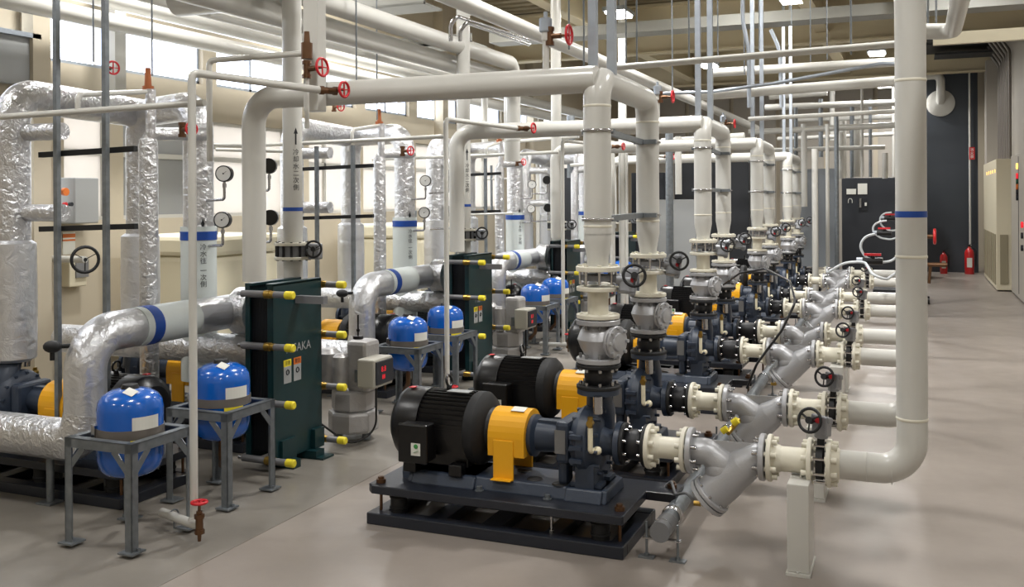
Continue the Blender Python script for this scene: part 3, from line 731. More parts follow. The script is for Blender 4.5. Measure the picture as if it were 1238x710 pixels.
# insulated supply elbow pipes
def make_elbow(label):
    X, Y, r = -3.98, 3.78, .105
    t = thing('insulated_pipe', (X, Y, 0), label, 'insulated pipe', 'foil elbow pipes to the exchangers')
    yr = 4.98
    MB().tube([(X, Y, .38), (X, Y, .90), (X, yr, .90), (X+.12, yr+.0, .90)], r, .19, 32, nb=14).build('insulation', 'foil_smooth', t)
    MB().tube([(X-1.8, Y-.02, .355), (X-.02, Y-.02, .355), (X, Y, .50)], r*1.02, .16, 32, nb=12).build('lower_insulation', 'foil', t)
    MB().sph((X-.12, Y-.1, .85), .04, (1.3, 1, .8), 14).cyl((X-.12, Y-.1, .78), (X-.12, Y-.1, .85), .012).cyl((X-.12, Y-.1, .85), (X, Y, .85), .012).build('vent_knob', 'blackmatte', t)
    MB().lathe([(r+.001, 0), (r+.004, 0), (r+.004, .44), (r+.001, .44)], (X, Y+.34, .90), (0, 1, 0), 32).build('vinyl_wrap', 'tapewhite', t)
    MB().lathe([(r+.004, 0), (r+.006, 0), (r+.006, .075), (r+.004, .075)], (X, Y+.39, .90), (0, 1, 0), 32).build('blue_band', 'bluetape', t)
    MB().lathe([(r, -.02), (r+.045, 0), (r+.045, .13), (r, .15)], (X+.04, yr-.0, .90), (1, 0, 0), 28).build('flange_jacket', 'foil', t)
    MB().cyl((X-.25, Y, .0), (X-.25, Y, .27), .02).box((X-.25, Y, .008), (.1, .1, .01)).build('support', 'galv', t)
    return t
e0 = make_elbow('fat foil-wrapped elbow pipe with white section and blue band %s' % TR[0])
for k in range(1, 4): copy_thing(e0, (-3.98+DT[k][0], 3.78+DT[k][1]-.02, 0), 'fat foil-wrapped elbow pipe with white section and blue band %s' % TR[k])
# lower insulated return pipe to the exchanger bottoms
for k in range(4):
    dx, dy = DT[k]
    tag(MB().tube([(-5.4+dx, 4.93+dy, .66), (-3.68+dx, 4.93+dy, .66)], .095, 0, 24).build('insulated_return', 'foil'), 'foil-wrapped return pipe entering the lower part of the heat exchanger %s' % TR[k], 'insulated pipe', 'foil return pipes')
# tall vertical insulated pipes with blue band
VP = [(-4.25+a, 4.96+b, 0) for a, b in DT]
LPY = [(4.12+b, 5.26+b) for a, b in DT]
def make_vert(label):
    X, Y, _ = VP[0]; r = .085; R = .112
    xl, y1, y2 = -5.02, 4.12, 5.26
    t = thing('insulated_pipe', (X, Y, 0), label, 'insulated pipe', 'tall foil supply loops')
    MB().tube([(X, Y, .45), (X, Y, 2.21), (xl, y2, 2.21), (xl, y2, .75)], .095, .17, 32, nb=14).build('insulation', 'foil', t)
    MB().tube([(xl, y2, 2.21), (xl+.12, y1, 2.23), (xl+.12, y1, .75)], .1, .17, 32, nb=14).build('branch_insulation', 'foil', t)
    MB().lathe([(.1, 0), (R, 0), (R, .98), (.1, .98)], (X, Y, .45), (0, 0, 1), 32).build('vinyl_wrap', 'tapewhite', t)
    MB().lathe([(R, 0), (R+.003, 0), (R+.003, .055), (R, .055)], (X, Y, 1.345), (0, 0, 1), 32).build('blue_band', 'bluetape', t)
    b = MB(); 
    for q, ch in enumerate('冷水往一次側'):
        an = -.62; p = V((X+math.cos(an)*(R+.002), Y+math.sin(an)*(R+.002), 1.30-q*.043-(0.02 if q > 2 else 0)))
        glyphs(b, ch, .042, p, (-math.sin(an), math.cos(an), 0), (0, 0, 1))
    p = V((X+math.cos(-.62)*(.107), Y+math.sin(-.62)*(.107), 1.45)); rt = V((-math.sin(-.62), math.cos(-.62), 0))
    b.add([p+rt*-.012, p+rt*.012, p+V((0, 0, .03))], [(0, 1, 2)]); b.add([p+rt*-.012, p+rt*.012, p+V((0, 0, -.03))], [(0, 2, 1)])
    b.build('pipe_lettering', 'ink', t)
    # foil bottle sleeves on the pump risers
    for y, x in ((y1, xl+.12), (y2, xl)):
        MB().lathe([(.1, .64), (.128, .62), (.132, .3), (.128, -.05), (.1, -.07)], (x, y, .73), (0, 0, 1), 28).build('sleeve', 'foil_smooth', t)
    for z in (1.53, 2.0):
        MB().tube([(xl+.06, y1+.02, z), (xl+.5, y1+.02, z)], .05, 0, 18).build('clamp_jacket', 'foil', t)
    return t
v0 = make_vert('tall foil pipe loop with white lettered section %s' % TR[0])
for k in range(1, 4): copy_thing(v0, (VP[k][0], VP[k][1], 0), 'tall foil pipe loop with white lettered section %s' % TR[k])
# slim foil bottle with valves in front of each loop
def make_sep(label):
    c = ay(180, 300, 4.55); X, Y = c.x, c.y
    t = thing('air_separator', (X, Y, 0), label, 'separator', 'slim foil air separators')
    MB().lathe([(.0, .1), (.05, .1), (.055, .12), (.055, 1.93), (.05, 1.97), (0, 1.975)], (X, Y, 0), (0, 0, 1), 24).build('sleeve', 'foil', t)
    MB().tube([(X, Y, 1.9), (X, Y, 2.0), (X+.13, Y+.38, 2.02)], .04, .05, 16).tube([(X+.02, Y, 1.98), (X+.02, Y, 2.27)], .03, 0, 14).build('neck', 'foil', t)
    MB().cyl((X+.0, Y, 2.28), (X+.0, Y, 2.40), .022, .016).cyl((X, Y, 2.26), (X, Y, 2.29), .035, seg=6).build('relief_valve', 'copperbrown', t)
    return t
sp_0 = make_sep('slim foil-wrapped vessel with orange relief valve %s' % TR[0])
c_ = WL(sp_0)
for k in range(1, 4): copy_thing(sp_0, (c_.x+DT[k][0], c_.y+DT[k][1], 0), 'slim foil-wrapped vessel with orange relief valve %s' % TR[k])
# cream pipe with lettering, blue band and lug valve
def make_cpipe(label):
    c = ay(354, 250, 5.2); X, Y = c.x, c.y
    t = thing('cream_riser', (X, Y, 0), label, 'pipe', 'cream lettered risers')
    MB().tube([(X, Y, 1.3), (X, Y, ZC)], .062, 0, 28).build('pipe', 'cream', t)
    MB().tube([(X, Y, .9), (X, Y, 1.22)], .062, 0, 28).build('lower_pipe', 'cream', t)
    for z in (1.225, 1.315):
        b = MB(); flange_mb(b, (X, Y, z-.01), (0, 0, 1), .118, .02); b.build('flange', 'cream_flange', t)
    MB().cyl((X, Y, 1.235), (X, Y, 1.305), .1, seg=28).build('valve_body', 'greyplastic', t)
    for q_ in range(12):
        w_ = PI*q_/6; MB().cyl((X+.105*math.cos(w_), Y+.105*math.sin(w_), 1.21), (X+.105*math.cos(w_), Y+.105*math.sin(w_), 1.33), .008, seg=8).build('tie_bolt', 'blackmatte', t)
    b = MB().box((X+.17, Y, 1.27), (.08, .06, .1)).bar((X+.08, Y, 1.27), (X+.2, Y, 1.27), .03, .03); b.build('gearbox', 'greycast', t, bev=.01)
    make_wheel(MB().cyl((X+.2, Y, 1.29), (X+.22, Y-.1, 1.29), .008), (X+.23, Y-.11, 1.29), (.35, -1, .1), .05).build('handwheel', 'blackmatte', t)
    MB().lathe([(.063, 0), (.0645, 0), (.0645, .024), (.063, .024)], (X, Y, ay(354, 253, Y).z-.012), (0, 0, 1), 28).build('blue_band', 'bluetape', t)
    b = MB(); an = -.62
    for q, ch in enumerate('冷却水二次側'):
        p = V((X+math.cos(an)*.064, Y+math.sin(an)*.064, 1.90-q*.045)); glyphs(b, ch, .042, p, (-math.sin(an), math.cos(an), 0), (0, 0, 1))
    rt = V((-math.sin(an), math.cos(an), 0)); p = V((X+math.cos(an)*.064, Y+math.sin(an)*.064, 1.95))
    b.add([p-rt*.005, p+rt*.005, p+rt*.005+V((0, 0, .08)), p-rt*.005+V((0, 0, .08))], [(0, 1, 2, 3)]); b.add([p-rt*.014+V((0, 0, .07)), p+rt*.014+V((0, 0, .07)), p+V((0, 0, .11))], [(0, 1, 2)])
    b.build('pipe_lettering', 'ink', t)
    return t
cp0 = make_cpipe('cream vertical pipe with lettering, blue band and wheel valve %s' % TR[0]); c_ = WL(cp0)
for k, u in ((1, 561), (2, 673), (3, 753)):
    q = ay(u, 250, c_.y+DT[k][1]-.1); copy_thing(cp0, (q.x, q.y, 0), 'cream vertical pipe with lettering, blue band and wheel valve %s' % TR[k])
# pressure gauges
def make_gauge(c, d, label, R=.052, face=True):
    c = V(c); d = V(d).normalized(); t = thing('pressure_gauge', c, label, 'gauge', 'round pressure gauges')
    MB().lathe([(0, 0), (R, 0), (R, .05), (R*.92, .054), (R*.9, .048)], c-d*.05, d, 24).build('case', 'black', t)
    if face:
        MB().cyl(c-d*.002, c+d*.001, R*.86, seg=24).build('dial', 'dial', t)
        x, y, z = basis(d); MB().bar(c+d*.003, c+d*.003+x*.02+y*.015, .003, .001).cyl(c, c+d*.005, .005, seg=8).build('needle', 'ink', t)
    MB().tube([c-d*.02-V((0, 0, R)), c-d*.02-V((0, 0, R+.11)), c-d*.02-V((.22, -.02, R+.12))], .009, .02, 8).cyl(c-d*.02-V((0, 0, R+.01)), c-d*.02-V((0, 0, R+.035)), .013, seg=6).build('stem', 'steel', t)
    return t
for k in range(3):
    dx, dy = DT[k]
    lo = [('upper white-faced round gauge', 270, 210, (.4, -1, 0), True), ('lower white-faced round gauge with red mark', 268, 266, (.4, -1, 0), True), ('upper black-backed round gauge', 326, 201, (-.5, 1, 0), False), ('lower black-backed round gauge', 328, 263, (-.5, 1, 0), False)]
    for q, (n_, u, v, d, fc) in enumerate(lo):
        p = ay(u, v, 4.9 if q < 2 else 5.35)
        make_gauge((p.x+dx, p.y+dy, p.z), d, '%s beside the banded foil pipe %s' % (n_, TR[k]) if q < 2 else '%s between the cream pipes %s' % (n_, TR[k]), face=fc)
# mirrored far-left pumps
for k in range(3):
    for m_ in (0, 1):
        y = LPY[k][m_]; x = (-4.9, -5.02)[m_]+DT[k][0]
        o = copy_thing(pump0, (x, y, .002), 'grey-blue pump with yellow guard behind the foil pipes, %s of two %s' % (('nearer', 'farther')[m_], TR[k]), PI, 'pumps on the left behind the foil pipes')
        pass
# thin cream drain standpipes with red gate valve
def gate(b, w, c, d, up, R=.032):  # brass body + red wheel
    c = V(c); d = V(d).normalized(); b.cyl(c-d*.035, c+d*.035, .018, seg=10); b.cyl(c-d*.045, c-d*.025, .024, seg=6); b.cyl(c+d*.025, c+d*.045, .024, seg=6)
    u = V(up).normalized(); b.cyl(c, c+u*.06, .014, seg=10); b.cyl(c+u*.06, c+u*.1, .007, seg=8); w.tor(c+u*.1, u, R, .007, 18, 6)
    for k in range(4):
        x, y, z = basis(u); t = PI/2*k; w.bar(c+u*.1, c+u*.1+(x*math.cos(t)+y*math.sin(t))*R, .008, .005)
def make_drain(label):
    X, Y = -3.138, 3.62
    t = thing('drain_standpipe', (X, Y, 0), label, 'pipe', 'thin cream standpipes')
    MB().tube([(X, Y, .1), (X, Y, 2.2), (X+.38, 4.14, 2.15)], .019, .03, 16).build('pipe', 'cream', t)
    b = MB().tube([(X-.3, Y+.12, .06), (X-.03, Y+.0, .08), (X+.07, Y-.04, .09)], .022, .0, 14); b.sph((X, Y, .09), .03, seg=12); b.build('foot_pipe', 'cream', t)
    b, w = MB(), MB(); gate(b, w, (X+.07, Y-.045, .10), (0, 0, 1), (0, 0, 1), .034); b.cyl((X+.07, Y-.045, .02), (X+.07, Y-.045, .08), .008, .012, seg=8); b.build('drain_cock', 'brass', t); w.build('red_handwheel', 'red', t)
    b, w = MB(), MB(); gate(b, w, (X+.4, 4.16, 2.15), (.6, .8, 0), (1, -.1, 0), .038); b.build('top_valve', 'brass', t); w.build('red_handwheel', 'red', t)
    MB().cyl((X-.2, Y+.09, .0), (X-.2, Y+.09, .06), .004, seg=8).tor((X-.2, Y+.09, .07), (1, -.3, 0), .024, .004, 16, 6).build('saddle', 'galv', t)
    return t
dr0 = make_drain('thin cream standpipe with red-wheeled brass valves %s' % TR[0])
for k in range(1, 3): copy_thing(dr0, (-3.138+(-.117, -.235)[k-1], 3.62+(2.9, 5.83)[k-1], 0), 'thin cream standpipe with red-wheeled brass valves %s' % TR[k])
copy_thing(dr0, (-3.5, 12.3, 0), 'thin cream standpipe with red-wheeled brass valves %s' % TR[3])
# thin cream horizontal drain lines near the top left
for k in range(3):
    dx, dy = DT[k]
    t = thing('vent_line', (-4.5+dx, 3.9+dy, 2.07), 'thin cream line with hooped branch running left across the foil header %s' % TR[k], 'pipe', 'thin cream vent lines')
    MB().tube([(-5.6+dx, 3.9+dy, 2.06), (-3.3+dx, 3.9+dy, 2.09)], .017, 0, 14).build('pipe', 'cream', t)
    MB().tube([(-4.15+dx, 3.9+dy, 2.07), (-4.15+dx, 3.9+dy, 2.17), (-4.25+dx, 4.5+dy, 2.25)], .015, .04, 12).build('branch', 'cream', t)
    b, w = MB(), MB(); p = ay(235, 156, 4.6); gate(b, w, (p.x-.11+dx, p.y+dy+.02, p.z), (0, 0, 1), (1, -.3, 0), .038); b.build('valve', 'brass', t); w.build('red_handwheel', 'red', t)
    b, w = MB(), MB(); p = ay(140, 82, 4.9); gate(b, w, (p.x-.11+dx, p.y+dy+.02, p.z), (0, 0, 1), (1, -.3, 0), .042); b.build('valve', 'brass', t); w.build('red_handwheel', 'red', t)
# strut frames with black cross bars
for k in range(3):
    dx, dy = DT[k]
    xs = (-4.413, -4.056)
    for m_, x in enumerate(xs):
        y = 4.0+dy; x = x+dx+(0 if k == 0 else -.15)
        tag(MB().b2((x-.014, y-.014, 0), (x+.014, y+.014, ZC-.02 if k == 0 else 2.05)).build('strut_post', 'galv'), 'grey strut post in front of the foil pipes, %s of two %s' % (('left', 'right')[m_], TR[k]), 'post', 'strut posts by the foil pipes')
    for m_, z in enumerate((1.86, 1.44)):
        x = xs[0]+dx+(0 if k == 0 else -.15)
        tag(MB().bar((x-.16, 4.03+dy, z), (x+.52, 4.05+dy, z+.02), .03, .03).build('cross_bar', 'blackmatte'), 'black horizontal strut bar carrying foil pipes, %s of two %s' % (('upper', 'lower')[m_], TR[k]), 'bar', 'black cross bars')
# square hanging column with brass valves by the first header
t = thing('hanger_column', (-2.9, 4.28, 2.06), 'square cream hollow column hanging from the roof in front of the first header', 'column')
MB().b2((-2.945, 4.24, 2.06), (-2.855, 4.32, ZC)).build('column', 'cream', t, bev=.004)
for m_, (u, v, vw) in enumerate(((371, 84, 1), (371, 62, 0))):
    p = ay(u, v, 4.15); b, w = MB(), MB()
    t = thing('gate_valve', p, ('brass gate valve with red wheel left of the square hanging column', 'tall brass relief valve left of the square hanging column')[m_], 'valve')
    if vw: gate(b, w, p, (0, 0, 1), (1, -.1, .05), .045); b.build('body', 'brass', t); w.build('red_handwheel', 'red', t); MB().tube([p-V((0, 0, .04)), p-V((0, 0, .3))], .012, 0, 10).build('pipe', 'cream', t)
    else: MB().cyl(p-V((0, 0, .04)), p+V((0, 0, .042)), .03, seg=10).cyl(p+V((0, 0, .04)), p+V((0, 0, .1)), .018, .014, seg=10).build('body', 'brass', t); MB().tube([p-V((.62, 0, .55)), p-V((.62, 0, .01)), p-V((.02, 0, .01))], .016, .03, 12).build('pipe', 'cream', t)
# air vent on first header
for k in range(3):
    X, Y = ay((660, 795, 870)[k], 95, PY[2*k]).x if k == 0 else PX[2*k]-.35, PY[2*k]
    t = thing('air_vent', (X, Y, ZH+.06), 'grey automatic air vent with red wheel on the header %s' % ('nearest the camera', 'of the second riser pair', 'of the third riser pair')[k], 'valve', 'air vents on the headers')
    MB().cyl((X, Y, ZH+.05), (X, Y, ZH+.2), .016).cyl((X, Y, ZH+.2), (X, Y, ZH+.24), .022, seg=8).build('stem', 'cream', t)
    MB().cyl((X, Y, ZH+.24), (X, Y, ZH+.31), .032, ch=.006).cyl((X, Y, ZH+.31), (X, Y, ZH+.34), .01).build('vent_body', 'galvlight', t)
    b, w = MB(), MB(); gate(b, w, (X+.02, Y, ZH+.22), (0, 0, 1), (1, 0, 0), .045); b.build('valve', 'brass', t); w.build('red_handwheel', 'red', t)
# things on the left wall
t = thing('switch_box', ax(82, 355, -6.9), 'tall grey wall switch box with red buttons between the left windows', 'control box')
p = ax(72, 215, -6.98); q = ax(91, 270, -6.98)
MB().b2((XL, p.y, q.z), (XL+.2, q.y+.1, p.z)).build('box', 'boxgrey', t, bev=.01)
for u, v, m, r in ((77, 232, 'orange', .035), (77, 247, 'red', .018), (84, 247, 'ink', .018)):
    c = ax(u, v, XL+.2); MB().cyl(c, c+V((.03, 0, 0)), r, seg=14).build('button', m, t)
t = thing('notice_sheet', ax(82, 300, -6.98), 'white notice with orange stripes below the grey switch box', 'notice')
a, b_ = ax(75, 281, XL), ax(90, 307, XL)
MB().b2((XL, a.y, b_.z), (XL+.01, b_.y, a.z)).build('sheet', 'label', t); MB().b2((XL, a.y, a.z-.05), (XL+.012, b_.y, a.z-.015)).b2((XL, a.y, a.z-.08), (XL+.012, b_.y, a.z-.065)).build('stripe', 'orange', t)
a, b_ = ax(74, 312, XL), ax(95, 345, XL)
t = thing('panel_box', (XL, a.y, b_.z), 'beige flush electrical panel box low on the left wall', 'control box'); MB().b2((XL, a.y, b_.z), (XL+.1, b_.y, a.z)).build('box', 'cabinet', t, bev=.008); MB().b2((XL+.1, a.y+.06, b_.z+.08), (XL+.115, a.y+.2, b_.z+.24)).build('grille', 'greyplastic', t)
c = ax(103, 314, -6.6); t = thing('handwheel_valve', c, 'black handwheel valve in front of the left wall beneath the windows', 'valve'); make_wheel(MB(), c, (1, -.6, 0), .11, 3, .014).build('handwheel', 'blackmatte', t); MB().cyl(c, c+V((-.4, 0, 0)), .03).build('stem', 'cream', t)
# pipes along the left wall and overhead
def pipe(name, pts, r, m, label, cat='pipe', bend=.12, seg=18, group=None): return tag(MB().tube(pts, r, bend, seg).build(name, m), label, cat, group)
pipe('side_main', [(-6.4, -1, 3.34), (-6.4, 20, 3.34)], .085, 'cream', 'cream main pipe high on the left wall above the windows, upper of two')
pipe('side_main', [(-6.35, -1, 3.13), (-6.35, 20, 3.13)], .075, 'cream', 'cream main pipe high on the left wall above the windows, lower of two')
pipe('side_main', [(-5.4, -1, 3.15), (-5.4, 12, 3.15), (-5.4, 12, 2.3)], .045, 'cream', 'thinner cream pipe hanging inboard of the two wall mains')
pipe('roof_main', [(-2.97, 1, 3.0), (-2.97, 13, 3.0), (-2.97, 20, 3.0)], .063, 'cream', 'cream overhead main running down the hall, rightmost of the bright ones top centre')
pipe('roof_main', [(-3.86, 1, 3.0), (-3.86, 9.3, 3.0), (-3.86, 9.3, 2.2)], .075, 'cream', 'cream overhead main running down the hall at top left, upper of the close pair')
pipe('roof_main', [(-4.0, 1, 2.86), (-4.0, 9.6, 2.86), (-4.0, 9.6, 2.0)], .085, 'cream', 'cream overhead main running down the hall at top left, lower of the close pair')
pipe('roof_pipe', [(-1.9, 6, 2.47), (.2, 6, 2.48), ], .022, 'cream', 'slim cream pipe crossing behind the first riser pair towards the blue-banded standpipe') if False else None
pipe('cross_pipe', [ay(740, 82, 6.3), ay(1098, 52, 6.3)], .022, 'cream', 'slim bright cream pipe crossing the hall above the risers, topmost')
pipe('cross_pipe', [ay(845, 116, 10.), ay(1098, 97, 10.)], .05, 'cream', 'thick cream pipe crossing the hall below the bright lamp')
pipe('cross_pipe', [ay(860, 88, 11.), ay(1098, 74, 11.)], .05, 'cream', 'square-looking cream channel crossing the hall just under the lamp')
pipe('cross_pipe', [ay(905, 144, 9.5), ay(1090, 134, 9.5)], .02, 'cream', 'slim cream pipe crossing the hall at the third riser pair top')
pipe('conduit', [ay(770, 114, 8.), ay(860, 111, 8.), ay(935, 101, 8.), ay(1065, 77, 8.), ay(1090, 77, 8.)], .014, 'galvlight', 'thin lilac-grey conduit sloping up to the right behind the risers', 'conduit', bend=.2)
pipe('roof_elbow', [ay(1100, 38, 6.0), ay(1152, 38, 6.0), ay(1152, 38, 6.0)+V((0, -3, .0))], .045, 'cream', 'cream roof pipe with elbow to the right of the standpipe top', bend=.08)
p0, p1 = ay(1128, 48, 6.72), ay(1238, 40, 6.72)
b = MB().bar(p0, (XR, 6.72, p1.z), .05, .075); tag(b.build('channel_bracket', 'cabinet'), 'cream steel channel arm reaching out from the right wall at top right', 'bracket')
tag(MB().b2((-5.5, 12.4, 3.78), (XR, 12.75, 3.80)).b2((-5.5, 12.38, 3.78), (XR, 12.41, 3.92)).b2((-5.5, 12.74, 3.78), (XR, 12.77, 3.92)).build('cable_tray', 'tray'), 'long grey cable tray crossing under the roof beams', 'cable tray')
tag(MB().b2((-4.9, 7.4, 3.28), (-3.9, 7.75, 3.3)).b2((-4.9, 7.4, 3.28), (-3.9, 7.43, 3.38)).build('ladder_tray', 'tray'), 'short grey cable ladder beyond the paired overhead mains, nearer one', 'cable tray')
tag(MB().b2((-5.2, 9.0, 3.2), (-4.2, 9.4, 3.22)).b2((-5.2, 9.0, 3.2), (-4.2, 9.03, 3.3)).build('ladder_tray', 'tray'), 'short grey cable ladder beyond the paired overhead mains, farther one', 'cable tray')
tag(MB().b2((-5.5, 8.0, 3.62), (-1.9, 8.05, 3.72)).build('dark_channel', 'darksteel'), 'dark steel channel hung across the roof at top centre', 'channel')
pipe('chrome_conduit', [ay(545, 50, 6.5), ay(545, 30, 6.5), ay(552, 20, 6.5), ay(640, 48, 9.)], .016, 'steel', 'shiny hooped conduit over the overhead mains, upper of two', 'conduit', bend=.06)
pipe('chrome_conduit', [ay(556, 50, 6.6), ay(556, 38, 6.6), ay(564, 27, 6.6), ay(640, 54, 9.)], .016, 'steel', 'shiny hooped conduit over the overhead mains, lower of two', 'conduit', bend=.06)
# conduits curving down at top right of centre
pipe('grey_conduit', [ay(897, -30, 9.0), ay(898, 25, 9.0), ay(905, 60, 9.0), ay(906, 130, 9.0)], .018, 'galvlight', 'pale grey conduit bending down behind the third riser pair, left of two', 'conduit', bend=.5)
pipe('grey_conduit', [ay(932, 36, 11.), ay(943, 60, 11.), ay(945, 130, 11.)], .022, 'galvlight', 'pale grey conduit bending down behind the third riser pair, right of two', 'conduit', bend=.5)
# hanger rods
hr = [(113, 0, 75, 4.9), (184, 0, 92, 5.2), (456, 20, 145, 7), (431, 20, 97, 6), (688, 0, 60, 5.5), (706, 0, 80, 5.5), (770, 0, 80, 6.3), (833, 0, 70, 6.3), (813, 15, 110, 8), (757, 45, 76, 6.3), (868, 0, 80, 9), (900, 0, 90, 9), (918, 0, 60, 10), (957, 0, 30, 11), (980, 30, 75, 10), (1000, 30, 72, 10), (1029, 50, 66, 6.3), (1122, 0, 36, 6), (1132, 0, 48, 6.7)]
for n_, (u, v0, v1, y) in enumerate(hr):
    p = ay(u, v1, y); tag(MB().cyl(p, (p.x, p.y, ZC), .006, seg=8).build('hanger_rod', 'galv'), 'thin steel rod hanging from the roof, %s from the left' % ['first', 'second', 'fourth', 'third', 'fifth', 'sixth', 'eighth', 'tenth', 'ninth', 'seventh', 'eleventh', 'twelfth', 'thirteenth', 'fourteenth', 'fifteenth', 'sixteenth', 'seventeenth', 'eighteenth', 'nineteenth'][n_], 'rod', 'roof hanger rods')

t = thing('roller_shutter', (XL, 5.9, 2.55), 'grey shutter panel on the left wall at the left edge', 'shutter')
a, b_ = ax(-20, 52, XL+.1), ax(44, 104, XL+.1)
MB().b2((XL, a.y, b_.z), (XL+.12, b_.y, a.z+.1)).build('panel', 'boxgrey', t); MB().b2((XL, a.y, a.z+.1), (XL+.16, b_.y, a.z+.14)).build('rail', 'galvlight', t)
tag(MB().b2((XL+.3, ax(134, 50, XL+.3).y-.05, 2.3), (XL+.4, ax(134, 50, XL+.3).y+.08, ZC)).build('cream_post', 'cream'), 'cream square post in front of the high left windows', 'post')
p = ay(215, -6, 5.6); q = ay(350, 12, 5.6)
tag(MB().cyl((p.x, 5.6, q.z+.16), (q.x+.1, 5.6, q.z+.16), .13, seg=28).build('round_duct', 'cream'), 'fat beige duct under the roof at the top left edge of the photo', 'duct')
p = ay(218, 14, 6.4); q = ay(345, 6, 6.4)
tag(MB().bar(p, q, .04, .03).build('tray_rail', 'galvlight'), 'thin pale rail under the fat beige duct at top left', 'rail')
# ================================================================ FAR END AND RIGHT WALL
def cab(name, a, b, m, label, cat='cabinet', bev=.01, group=None):
    c = [(a[i]+b[i])/2 for i in range(2)]
    t = thing(name, (c[0], c[1], min(a[2], b[2])), label, cat, group); MB().b2(a, b).build('body', m, t, bev=bev); return t
# black switchgear centre right
t = cab('switchgear_cabinet', (-1.35, 20.2, .05), (.18, 21.2, 1.97), 'blackcab', 'wide black switchgear cabinet with white labels behind the hoses')
def onf(u, v, y=20.2): return ay(u, v, y)
def plate(t, u0, v0, u1, v1, m, name, y=20.2, th=.015):
    a, b = onf(u0, v0, y), onf(u1, v1, y); MB().b2((a.x, y-th, b.z), (b.x, y, a.z)).build(name, m, t)
plate(t, 1023.5, 228.5, 1035, 235, 'label', 'name_label'); plate(t, 1037, 222, 1048.5, 235, 'label', 'display'); plate(t, 1038, 240, 1049, 255, 'ink', 'handle_recess')
plate(t, 1039, 240, 1041.5, 251, 'steel', 'door_handle', th=.05); plate(t, 1045.5, 245, 1048, 249, 'label', 'key_switch', th=.03)
q = onf(1028, 243); glyphs(MB(), '∩', .14, (q.x, 20.185, q.z), (1, 0, 0), (0, 0, 1)).build('emblem', 'label', t)
t = cab('switchgear_cabinet', (-4.1, 17.6, .05), (-2.75, 18.4, 2.33), 'blackcab', 'tall black cabinet behind the second riser pair')
plate(t, 868, 200, 874, 208, 'label', 'name_label', 17.6)
t = cab('switchgear_cabinet', (-5.55, 15.2, .05), (-4.75, 16.0, 2.1), 'blackcab', 'narrow black cabinet with white plate left of the first riser')
plate(t, 693, 236, 703, 241, 'label', 'name_label', 15.2); q = ay(697, 245, 15.19)
MB().tor(q, (0, 1, 0), .05, .012, 16, 6).build('rotary_handle', 'steel', t)
t = cab('switchgear_cabinet', (-4.75, 17.0, .05), (-4.15, 17.6, 2.05), 'blackcab', 'black cabinet seen between the first two risers')
tag(MB().b2((-1.95, 18.0, .35), (-1.3, 18.03, 2.1)).b2((-1.97, 17.98, .3), (-1.95, 18.05, 2.12)).b2((-1.3, 17.98, .3), (-1.28, 18.05, 2.12)).b2((-1.97, 17.98, 0), (-1.93, 18.05, .35)).b2((-1.32, 17.98, 0), (-1.28, 18.05, .35)).build('plastic_sheet', 'sheet'), 'grey translucent plastic sheet screen left of the wide black cabinet', 'screen')
t = cab('steel_cabinet', (-3.7, 14.15, 0), (-2.95, 14.4, 1.57), 'boxgrey', 'grey metal panel cabinet behind the second riser')
# wall panels seam lines on far wall
for n_, x in enumerate((-6.3, -5.2, -4.1, -3.0, -1.9, -.8)):
    tag(MB().b2((x, YF-.06, .0), (x+1.0, YF-.003, 4.3)).build('cladding_panel', 'cabgrey'), 'pale grey cladding panel on the far wall, %s from the left' % ['first', 'second', 'third', 'fourth', 'fifth', 'sixth'][n_], 'panel', 'far wall cladding panels')
# round flue on the dark panel
t = thing('exhaust_flue', ay(1137, 125, 22.25), 'round cream wall plate with elbow duct on the dark far panel', 'duct')
q = ay(1137, 125, 22.28)
MB().lathe([(0, 0), (.26, 0), (.28, .02), (.28, .04), (.2, .08), (0, .09)], q, (0, -1, 0), 32).build('wall_plate', 'cream', t)
MB().tube([q+V((0, -.05, .03)), q+V((0, -.3, .2)), q+V((0, -.3, .56)), q+V((-.75, -.3, .56))], .085, .13, 18).build('duct', 'cream', t)
pipe('slim_conduit', [ay(1118, 86, 22.1), ay(1172, 83, 22.1), ay(1173, 305, 22.1)], .02, 'cream', 'slim cream conduit running down the right edge of the dark far panel', 'conduit', bend=.06)
t = thing('red_notice', ay(1175, 192, 22.0), 'small red and white fire notice on the slim conduit above the extinguisher', 'sign')
a, b = ay(1171.5, 178, 22.05), ay(1178.5, 193, 22.05); MB().b2((a.x, 22.03, b.z), (b.x, 22.05, a.z)).build('board', 'redfire', t); glyphs(MB(), '消\n火\n器', .07, ((a.x+b.x)/2, 22.028, (a.z+b.z)/2), (1, 0, 0), (0, 0, 1)).build('lettering', 'white', t)
def ext(c, s, label):
    t = thing('fire_extinguisher', c, label, 'fire extinguisher', 'fire extinguishers'); c = V(c)
    MB().lathe([(0, 0), (.07*s, 0), (.075*s, .01), (.075*s, .36*s), (.06*s, .41*s), (.025*s, .44*s), (.02*s, .47*s), (0, .47*s)], c, (0, 0, 1), 20).build('cylinder', 'redfire', t)
    MB().cyl(c+V((0, 0, .46*s)), c+V((0, 0, .5*s)), .02*s).bar(c+V((0, 0, .5*s)), c+V((.1*s, -.02, .55*s)), .02, .01).build('valve_head', 'black', t)
    MB().box(c+V((0, -.076*s, .2*s)), (.08*s, .004, .16*s)).build('label', 'label', t)
    MB().tube([c+V((.02, 0, .48*s)), c+V((.11*s, 0, .4*s)), c+V((.1*s, 0, .12*s))], .01, .05, 8).build('hose', 'black', t)
ext(az(1172, 331.5, 0)+V((0, .0, 0)), 1.2, 'large red fire extinguisher at the foot of the dark panel beside the beige cabinets')
ext(az(1141, 331, 0), .95, 'small red extinguisher left of the large one by the dark panel')
